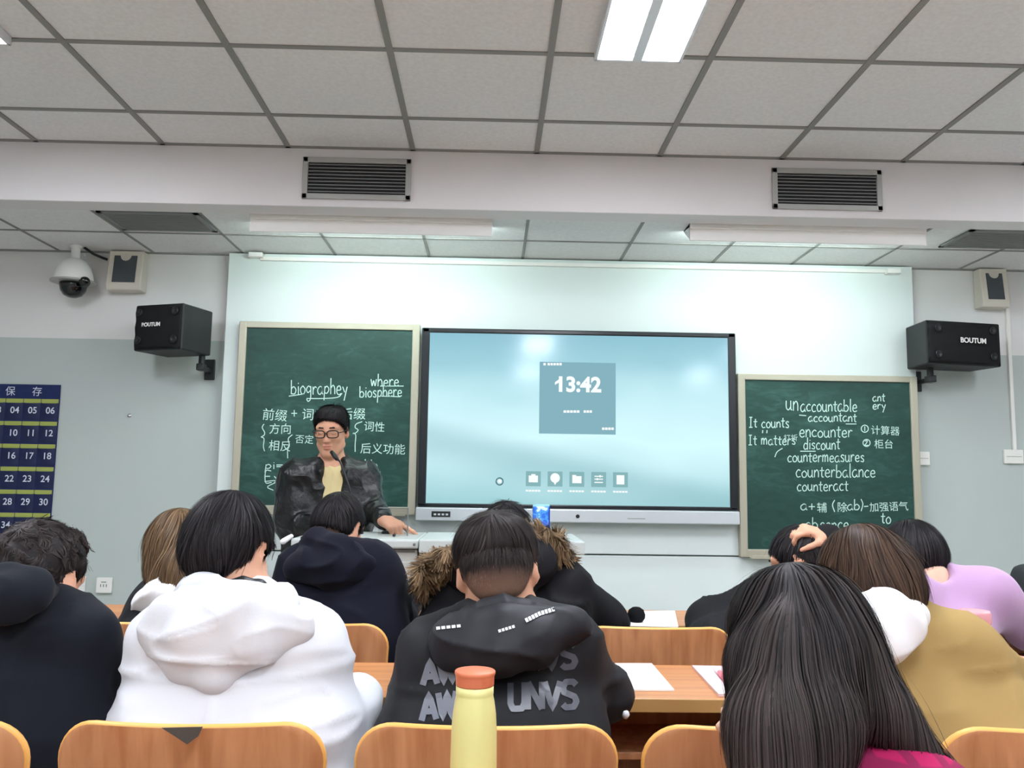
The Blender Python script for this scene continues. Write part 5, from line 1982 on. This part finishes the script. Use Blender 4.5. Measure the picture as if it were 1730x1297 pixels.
solid('hood', f, .0055, M['whitehood'], p.t, [((8, 8, 14), .005)], 14)


def bob(f, T, R):
    f.ell(T(0, -.014, .030), (.080, .099, .092), R)
    f.ell(T(0, -.058, -.030), (.074, .052, .070), R, k=.05)
    f.ell(T(-.060, -.01, -.03), (.022, .045, .062), R, k=.03).ell(T(.060, -.01, -.03), (.022, .045, .062), R, k=.03)


f = hair_shell(p.C, p.R, .98, shape=bob, cut=.030, nape=.098)
short_hair(p, f, .0055, 6500, M['hairbrown'], 9, combed(p.C, p.R, 1, (.0, -.03, .11), .9), seg=11, step=.011, lift=.012, width=.0030, wob=.6, clump=30)

# --- long black hair, nearest
p = Person('person with long straight black hair in a magenta checked shirt, nearest the camera', P(1345, 1104, 1.12), (-8, 36, -4), P(1425, 1318, 1.02), P(1330, 1420, 1.10), P(1560, 1378, .99),
           P(1290, 1440, 1.16), P(1640, 1440, 1.04), P(1318, 1392, 1.25), P(1560, 1400, 1.24), (.42, .70, .52), skin='skinfair', s=.95)
p.body(hands=[dict(wrist=p.wl, d=(-.45, .25, .6), n=(-.5, -.5, .6), side=1, curl=.75, s=.88), dict(wrist=p.wr, d=(-.3, .9, -.1), n=(.2, 0, 1), side=-1, curl=.6, s=.92)])
p.trousers(M['navytrouser'])
p.shoes(M['shoe'])


def checks(m):
    nt = m.node_tree
    b = nt.nodes['Principled BSDF']
    tc = nt.nodes.new('ShaderNodeTexCoord')
    out = None
    for ax in 'XZ':
        w_ = nt.nodes.new('ShaderNodeTexWave')
        w_.wave_type = 'BANDS'
        w_.bands_direction = ax
        w_.inputs['Scale'].default_value = 9
        w_.inputs['Distortion'].default_value = .4
        nt.links.new(tc.outputs['Object'], w_.inputs['Vector'])
        r = nt.nodes.new('ShaderNodeValToRGB')
        r.color_ramp.elements[0].position, r.color_ramp.elements[1].position = .70, .82
        nt.links.new(w_.outputs['Fac'], r.inputs[0])
        if out is None:
            out = r.outputs[0]
        else:
            mm = nt.nodes.new('ShaderNodeMath')
            mm.operation = 'MAXIMUM'
            nt.links.new(out, mm.inputs[0])
            nt.links.new(r.outputs[0], mm.inputs[1])
            out = mm.outputs[0]
    mx = nt.nodes.new('ShaderNodeMix')
    mx.data_type = 'RGBA'
    mx.inputs[6].default_value = rgb(164, 24, 80)
    mx.inputs[7].default_value = rgb(128, 26, 68)
    nt.links.new(out, mx.inputs[0])
    nt.links.new(mx.outputs[2], b.inputs['Base Color'])


checks(M['magenta'])
p.top('shirt', M['magenta'], wide=1.05, chest=.105, belly=.110, sh=.058, el=.052, cuff=.044, fold=[((9, 9, 9), .004)], seed=41, hem=.46)
f = Field()
Tm = lambda x, y, z: p.C + p.R @ (A([x, y, z]) * .95)
f.ell(Tm(0, -.012, .026), (.072, .092, .086), p.R)
f.ell(Tm(0, -.065, -.010), (.066, .044, .072), p.R, k=.05)
for pts, rr in ((((1312, 1030, 1.10), (1292, 1105, 1.045), (1290, 1220, .992), (1296, 1360, .96)), (.030, .034, .033, .028)),
                (((1345, 1015, 1.085), (1345, 1090, 1.030), (1338, 1220, .978), (1332, 1370, .945)), (.034, .040, .038, .030)),
                (((1380, 1030, 1.095), (1396, 1100, 1.040), (1394, 1210, .985), (1380, 1340, .960)), (.030, .034, .030, .018)),
                (((1405, 1075, 1.09), (1440, 1125, 1.05), (1494, 1195, 1.02), (1618, 1312, .985)), (.027, .026, .023, .006))):
    for i in range(3):
        f.cone(P(*pts[i]), P(*pts[i + 1]), rr[i], rr[i + 1], k=.028, flat=((0, 1, .3), .8))
n2 = p.R @ A([0, .75, -.66])
f.sub(Field().ell(Tm(0, .098, -.045), (.060, .060, .085), p.R), k=.01)
wh = Tm(0, -.01, .12)
short_hair(p, f, .006, 13000, M['hairbrownblack'], 10, lambda q, N: DN * 1.2 + .35 * (q - wh) / np.maximum(np.linalg.norm(q - wh, axis=1, keepdims=True), .03), seg=16, step=.017, lift=.008, width=.0022, wob=.24, clump=18, ombre=(1.02, .80))

# --- second row: girl with the white bow
p = Person('person with light brown hair and a white hood bow, behind the white jacket', P(304, 928, 2.70), (-8, 26, -4), P(308, 985, 2.63), P(262, 1022, 2.62), P(372, 1022, 2.62),
           P(232, 1060, 2.68), P(400, 1060, 2.70), P(262, 1046, 2.88), P(360, 1046, 2.9), (-.92, 2.55, .52), skin='skinfair', s=.94)
p.body(h=.007, hands=[dict(wrist=p.wl, d=(.3, .9, -.1), n=(-.2, 0, 1), side=1, curl=.6)])
p.trousers(M['navytrouser'], .014)
p.top('jacket', M['blackjacket'], h=.011, chest=.110, belly=.115, sh=.062, el=.058, cuff=.046, fold=[((9, 9, 9), .006)], seed=51, hem=.44)
f = Field()
for a, b, ra, rb in (((238, 1022, 2.58), (262, 1000, 2.54), .030, .036), ((262, 1000, 2.54), (292, 1005, 2.52), .036, .036), ((245, 1012, 2.56), (292, 1022, 2.52), .034, .032), ((292, 1005, 2.52), (350, 1010, 2.54), .036, .036), ((350, 1010, 2.54), (366, 1005, 2.64), .034, .03), ((238, 1015, 2.58), (262, 985, 2.60), .020, .018)):
    f.cone(P(*a), P(*b), ra, rb, k=.02)
solid('hood_bow', f, .006, M['whitehood'], p.t, [((16, 16, 16), .008)], 6)
Tm = lambda x, y, z, p=p: p.C + p.R @ (A([x, y, z]) * .94)
f = Field()
f.ell(Tm(0, -.014, .030), (.088, .106, .096), p.R)
f.ell(Tm(0, -.070, -.02), (.082, .050, .085), p.R, k=.05)
for pts, rr in ((((278, 930, 2.66), (276, 965, 2.62), (272, 998, 2.575)), (.045, .044, .034)), (((308, 930, 2.60), (308, 970, 2.56), (306, 1005, 2.53)), (.055, .052, .04)), (((335, 930, 2.64), (340, 970, 2.59), (342, 1000, 2.56)), (.045, .042, .034))):
    for i in range(2):
        f.cone(P(*pts[i]), P(*pts[i + 1]), rr[i], rr[i + 1], k=.035, flat=((0, 1, .2), .8))
f.sub(Field().ell(Tm(0, .098, -.045), (.060, .060, .085), p.R), k=.01)
short_hair(p, f, .008, 4500, M['hairlight'], 11, lambda q, N: DN + 0 * q, seg=10, step=.013, lift=.010, width=.0045, wob=.2)

# --- second row: plain black hoodie
p = Person('person in a plain black hoodie with short black hair, in front of the teacher', P(572, 890, 2.72), (22, 22, 5), P(563, 925, 2.64), P(512, 962, 2.63), P(634, 962, 2.63),
           P(498, 1050, 2.72), P(672, 1045, 2.74), P(545, 1044, 2.92), P(690, 1042, 2.92), (-.455, 2.55, .52), s=.88)
p.body(h=.006, hands=[dict(wrist=p.wr, d=(-.2, .95, -.1), n=(.2, 0, 1), side=-1, curl=.6), dict(wrist=p.wl, d=(.35, .9, -.1), n=(-.2, 0, 1), side=1, curl=.6)])
p.trousers(M['navytrouser'], .014)
p.top('hoodie', M['hoodie'], h=.009, wide=1.15, chest=.118, belly=.118, sh=.068, el=.062, cuff=.05, fold=[((9, 9, 4), .006), ((5, 5, 14), .004)], seed=61, hem=.44, back=.01)
f = Field()
for a, b, ra, rb in (((528, 925, 2.72), (534, 922, 2.62), .040, .046), ((534, 922, 2.62), (565, 930, 2.56), .046, .044), ((565, 930, 2.56), (598, 938, 2.58), .044, .036), ((598, 938, 2.58), (622, 945, 2.66), .036, .03),
                     ((510, 955, 2.56), (560, 962, 2.53), .050, .052), ((560, 962, 2.53), (620, 955, 2.56), .052, .036)):
    f.cone(P(*a), P(*b), ra, rb, k=.022, flat=((0, 1, .2), .85))
solid('hood', f, .007, M['hoodie'], p.t, [((8, 8, 20), .010)], 17)
f = hair_shell(p.C, p.R, p.s, th=.006, top=.004, cut=.014, nape=.030, ears=True)
short_hair(p, f, .0065, 4000, M['hairblack'], 12, combed(p.C, p.R, 1, (0, -.055, .1), .4, .2), seg=6, step=.008, lift=.009, width=.003, wob=.4)
f = hair_shell(p.C, p.R, p.s, th=.0015, cut=.012, nape=.075, ears=.72)
short_hair(p, f, .0065, 2500, M['stubble'], 13, combed(p.C, p.R, 1, (0, -.055, .095), 1.0), seg=2, step=.004, lift=.003, width=.002, name='cropped_sides', ombre=(p.C[2] + .03, p.C[2] - .085, 1), stray=0)
f = Field()
f.cone(P(478, 915, 2.60), P(492, 906, 2.62), .010, .008, k=.01)
solid('shoulder_tab', f, .004, M['whitehood'], p.t)

# --- second row: parka with fur-trimmed hood
p = Person('person in a black parka with a brown fur-trimmed hood', P(852, 916, 2.74), (4, 26, 4), P(850, 955, 2.65), P(775, 1005, 2.64), P(948, 990, 2.64),
           P(756, 1060, 2.72), P(1022, 1046, 2.76), P(805, 1046, 2.93), P(985, 1046, 2.94), (.02, 2.55, .52))
p.body(h=.007, hands=[dict(wrist=p.wr, d=(-.5, .8, -.1), n=(.2, 0, 1), side=-1, curl=.6), dict(wrist=p.wl, d=(.35, .9, -.1), n=(-.2, 0, 1), side=1, curl=.6)])
p.trousers(M['navytrouser'], .014)
p.top('parka', M['parka'], h=.009, wide=1.25, chest=.135, belly=.14, sh=.080, el=.072, cuff=.056, fold=[((6, 6, 12), .008), ((14, 14, 14), .003)], seed=71, hem=.44, back=.01)
f = Field()
for a, b, ra, rb in (((770, 985, 2.62), (810, 960, 2.54), .05, .07), ((810, 960, 2.54), (900, 950, 2.54), .07, .07), ((900, 950, 2.54), (930, 950, 2.64), .06, .05), ((860, 1000, 2.52), (850, 960, 2.53), .07, .07)):
    f.cone(P(*a), P(*b), ra, rb, k=.03)
hd = solid('hood', f, .009, M['parka'], p.t, [((9, 9, 14), .008)], 18)
f = Field()
ring = [(718, 992, 2.62), (722, 966, 2.57), (752, 945, 2.545), (800, 930, 2.54), (870, 912, 2.545), (912, 908, 2.56), (938, 922, 2.58), (948, 942, 2.62)]
for a, b in zip(ring, ring[1:]):
    f.cone(P(*a), P(*b), .032, .032, k=.02)
V, F = f.surface(.008)
strands('fur_trim', f, relax(V, F, 2), F, 5200, 5, .008, lambda q, N: N * .8 + .5 * DN + np.stack([noise3(q * 30, 1), noise3(q * 30, 2), noise3(q * 30, 3)], 1) * .6, .03, .0045, M['fur'], hd, 20, drop=1.0, wob=.6, clump=40, stray=0)
f = hair_shell(p.C, p.R, th=.008, top=.008, cut=.02, nape=.06)
short_hair(p, f, .0065, 3500, M['hairblack'], 14, combed(p.C, p.R, 1, (0, -.05, .1), .1, .2), seg=6, step=.010, lift=.022, width=.004, wob=.5, clump=40, stray=.01)

# --- second row: hand on the head
p = Person('person in black resting one hand on top of the head', P(1354, 950, 2.78), (-62, 22, 4), P(1372, 982, 2.68), P(1292, 1022, 2.66), P(1448, 1012, 2.68),
           P(1190, 1046, 2.72), P(1474, 1000, 2.86), P(1250, 1050, 2.96), P(1398, 908, 2.74), (.66, 2.55, .52))
p.body(h=.0055, hands=[dict(wrist=p.wr, d=(-.90, -.05, .30), n=(.25, -.35, 1), side=-1, curl=.85, s=.92, spread=.04), dict(wrist=p.wl, d=(.5, .8, -.1), n=(-.2, 0, 1), side=1, curl=.6)])
eyes_and_brows(p.T, p.R, p.s, p.t, .6)
p.trousers(M['navytrouser'], .014)
p.top('jacket', M['parka'], h=.009, wide=1.1, chest=.115, belly=.118, sh=.070, el=.060, cuff=.042, fold=[((9, 9, 9), .006), ((14, 14, 14), .003)], seed=81, hem=.44)
f = hair_shell(p.C, p.R, th=.006, top=.0, cut=.026, nape=.045)
short_hair(p, f, .0065, 3500, M['hairblack'], 15, combed(p.C, p.R, 1, (0, -.05, .1), .4), seg=6, step=.010, lift=.012, width=.004)

# --- second row: lilac sweater
p = Person('person in a lilac sweater with chin-length black hair at the right', P(1538, 944, 2.76), (-24, 28, 8), P(1578, 972, 2.66), P(1530, 1008, 2.64), P(1668, 1005, 2.64),
           P(1520, 1060, 2.72), P(1738, 1060, 2.70), P(1570, 1050, 2.95), P(1700, 1050, 2.98), (1.12, 2.55, .52), skin='skinfair', s=.98)
p.body(h=.006, hands=[dict(wrist=p.wr, d=(-.4, .9, -.1), n=(.2, 0, 1), side=-1, curl=.6), dict(wrist=p.wl, d=(.35, .9, -.1), n=(-.2, 0, 1), side=1, curl=.6)])
p.trousers(M['navytrouser'], .014)
p.top('sweater', M['lilac'], h=.009, wide=1.15, chest=.118, belly=.12, sh=.076, el=.070, cuff=.052, fold=[((5, 5, 10), .006)], seed=91, hem=.44, extra=lambda f: f.ell(P(1572, 962, 2.66), (.062, .075, .050), k=.012, op='s'))
def bob2(f, T, R):
    f.ell(T(0, -.014, .030), (.084, .102, .094), R)
    f.ell(T(.0, -.050, -.010), (.080, .056, .064), R, k=.05)
    f.ell(T(.068, .01, -.045), (.024, .052, .085), R, k=.03).ell(T(-.066, .015, -.035), (.022, .052, .072), R, k=.03)


f = hair_shell(p.C, p.R, .98, shape=bob2, cut=.035)
short_hair(p, f, .0065, 4500, M['hairblack'], 16, combed(p.C, p.R, 1, (.0, -.01, .12), .9, .35), seg=10, step=.012, lift=.008, width=.0042, wob=.15)

# --- bag at the right edge
t = thing('backpack', 'dark backpack at the right edge, beyond the lilac sweater', 'bag', (1.98, 3.0, ZD))
q = P(1712, 1012, 2.97)
f = Field()
f.box((q[0] + .20, 2.97, ZD + .075), (.185, .085, .085), .05, rot(0, 0, 10), k=.02)
f.box((q[0] + .18, 2.90, ZD + .055), (.10, .04, .05), .03, rot(0, 0, 6), k=.02)
f.plane((0, 0, -1), -(ZD + .002), k=.005)
solid('bag_body', f, .008, mat('bag_charcoal', (40, 44, 46), .7, .3), t, [((8, 8, 8), .005)], 2)
MB().tube([(q[0] + .10, 2.97, ZD + .13), (q[0] + .15, 2.96, ZD + .18), (q[0] + .24, 2.96, ZD + .19), (q[0] + .29, 2.97, ZD + .14)], .009, seg=8).build('handle', M['blackplastic'], t, True)

# --- the teacher
p = Person('person teaching in a black leather jacket and glasses, pointing at the podium', P(560, 729, 4.09), (184, 14, 1), P(561, 780, 4.17), P(500, 806, 4.15), P(614, 808, 4.15),
           P(486, 880, 4.12), P(634, 862, 4.08), P(548, 898, 3.96), P(648, 878, 3.90), (-.80, 4.19, .88), s=.97,
           knee=(A([-.90, 4.15, .48]), A([-.69, 4.15, .48])), feet=(A([-.91, 4.20, .09]), A([-.68, 4.20, .09])), skin='skin')
p.t.rotation_euler = (0, 0, 0)
p.feet = (A([-.91, 4.20, .09]), A([-.68, 4.20, .09]))
f = Field()
T = p.T = head_field(f, p.C, p.R, p.s)
f.cone(T(0, -.028, -.035), p.c7 + [0, -.02, -.01], .050, .058, k=.03)
up = p.c7 + [0, -.02, -.05]
mid = p.hip * .4 + p.c7 * .6
f.cone(up, p.sl, .055, .048, k=.04).cone(up, p.sr, .055, .048, k=.04).cone(up, mid, .085, .10, k=.05).cone(mid, p.hip, .10, .10, k=.05)
for sh_, e, w in ((p.sl, p.el, p.wl), (p.sr, p.er, p.wr)):
    f.cone(sh_, e, .042, .036, k=.03).cone(e, w, .036, .026, k=.015)
for hj, kn, ft in zip((p.hl, p.hr), p.knee, p.feet):
    f.cone(hj, kn, .07, .052, k=.04).cone(kn, ft, .05, .035, k=.02).cone(ft + [0, .02, -.045], ft + [0, -.15, -.055], .034, .028, k=.02)
hand(f, p.wr, (.55, -.45, -.25), (.25, -.55, .8), -1, curl=.5, s=1.05, point=True)
hand(f, p.wl, (.75, -.45, -.35), (-.2, -.4, .9), 1, curl=.5, s=1.05)
solid('body', f, .0042, M['skin'], p.t, smooth_n=1)
eyes_and_brows(T, p.R, p.s, p.t, .93)
f = Field()
f.cone(p.hl, p.hr, .112, k=.05)
for hj, kn, ft in zip((p.hl, p.hr), p.knee, p.feet):
    f.cone(hj, kn, .095, .075, k=.05).cone(kn, ft + [0, 0, -.01], .074, .062, k=.03)
solid('trousers', f, .010, M['navytrouser'], p.t, [((14, 14, 8), .004)])
for ft in p.feet:
    f = Field()
    f.cone(ft + [0, .03, -.045], ft + [0, -.16, -.055], .042, .034, k=.02).cone(ft + [0, .02, -.04], ft + [0, .01, .0], .042, .046, k=.02)
    f.plane((0, 0, -1), -.004, k=.006)
    solid('shoe', f, .008, M['shoe'], p.t)


def torso(f, inf, sl, sr):
    ml, mr = sl * .5 + p.hl * .5, sr * .5 + p.hr * .5
    u = p.c7 + [0, -.02, -.07]
    f.cone(sl * .75 + u * .25 + [0, 0, -.02], ml, .085 + inf, .10 + inf, k=.06).cone(sr * .75 + u * .25 + [0, 0, -.02], mr, .085 + inf, .10 + inf, k=.06)
    f.cone(ml, p.hl + [-.01, 0, 0], .10 + inf, .095 + inf, k=.06).cone(mr, p.hr + [.01, 0, 0], .10 + inf, .095 + inf, k=.06)
    f.cone(u, (ml + mr) / 2, .085 + inf, .098 + inf, k=.06)
    f.cone(u + [0, 0, .02], sl, .05 + inf, .05 + inf, k=.05).cone(u + [0, 0, .02], sr, .05 + inf, .05 + inf, k=.05)


f = Field()
torso(f, .008, p.sl, p.sr)
f.ell(p.c7 + [0, -.06, .035], (.058, .06, .05), k=.02, op='s')
solid('shirt', f, .006, M['cream'], p.t, [((10, 10, 5), .005)], 4)
f = Field()
torso(f, .018, p.sl, p.sr)
for a, e, w in ((p.sl, p.el, p.wl), (p.sr, p.er, p.wr)):
    f.cone(a, e, .070, .061, k=.045).cone(e, w + (e - w) * .12, .061, .048, k=.02)
cz = p.c7
f.cone(cz + [-.062, .0, .0], cz + [-.050, .05, .012], .026, .026, k=.02).cone(cz + [-.050, .05, .012], cz + [.050, .05, .012], .026, .026, k=.02).cone(cz + [.050, .05, .012], cz + [.062, .0, .0], .026, .026, k=.02)
f.cone(cz + [-.062, .0, .0], P(545, 800, 4.02), .026, .014, k=.02).cone(cz + [.062, .0, .0], P(577, 800, 4.02), .026, .014, k=.02)
op = Field()
q0, q1, q2 = P(559, 760, 3.98), P(557, 812, 3.98), P(553, 905, 3.98)
op.cone(q0, q1, .062, .054, k=.01, flat=((0, 1, 0), 2.2)).cone(q1, q2, .054, .046, k=.02, flat=((0, 1, 0), 2.2))
f.sub(op, k=.012)
f.ell(p.c7 + [0, -.03, .03], (.058, .062, .06), k=.015, op='s')
f.plane((0, 0, -1), -.78, k=.01)
solid('jacket', f, .0065, M['leather'], p.t, [((8, 8, 11), .009), ((22, 22, 9), .003)], 101)
def crop(f, T, R):
    f.ell(T(0, -.010, .050), A([.080, .096, .074]) * p.s, R)
    f.box(T(0, -.008, .070), A([.066, .074, .046]) * p.s, .04 * p.s, R, k=.03)
    f.ell(T(0, -.014, .026), A([.077, .096, .080]) * p.s, R, k=.02)


f = hair_shell(p.C, p.R, p.s, shape=crop, cut=.008, nape=.02)
short_hair(p, f, .006, 4500, M['hairblack'], 22, combed(p.C, p.R, p.s, (0, -.05, .1), .1, .3), seg=6, step=.006, lift=.012, width=.0026, wob=.6)
gl = MB()
for sx in (-1, 1):
    cx_, cz_ = sx * .0325, .006
    ringp = []
    for k in range(20):
        a = 2 * math.pi * k / 20
        x = cx_ + .0265 * np.sign(math.cos(a)) * abs(math.cos(a)) ** .6
        z = cz_ + .0175 * np.sign(math.sin(a)) * abs(math.sin(a)) ** .6
        ringp.append(tuple(T(x, .106 - abs(x) * .16, z)))
    gl.tube(ringp, .0029, seg=8, closed=True)
    gl.tube([tuple(T(sx * .058, .097, .012)), tuple(T(sx * .074, .075, .012)), tuple(T(sx * .083, .01, .012)), tuple(T(sx * .083, -.015, .0))], .0020, seg=8)
gl.tube([tuple(T(-.007, .106, .012)), tuple(T(0, .110, .014)), tuple(T(.007, .106, .012))], .0020, seg=8)
gl.build('glasses', mat('glasses_frame', (40, 26, 22), .3, .5), p.t, True)
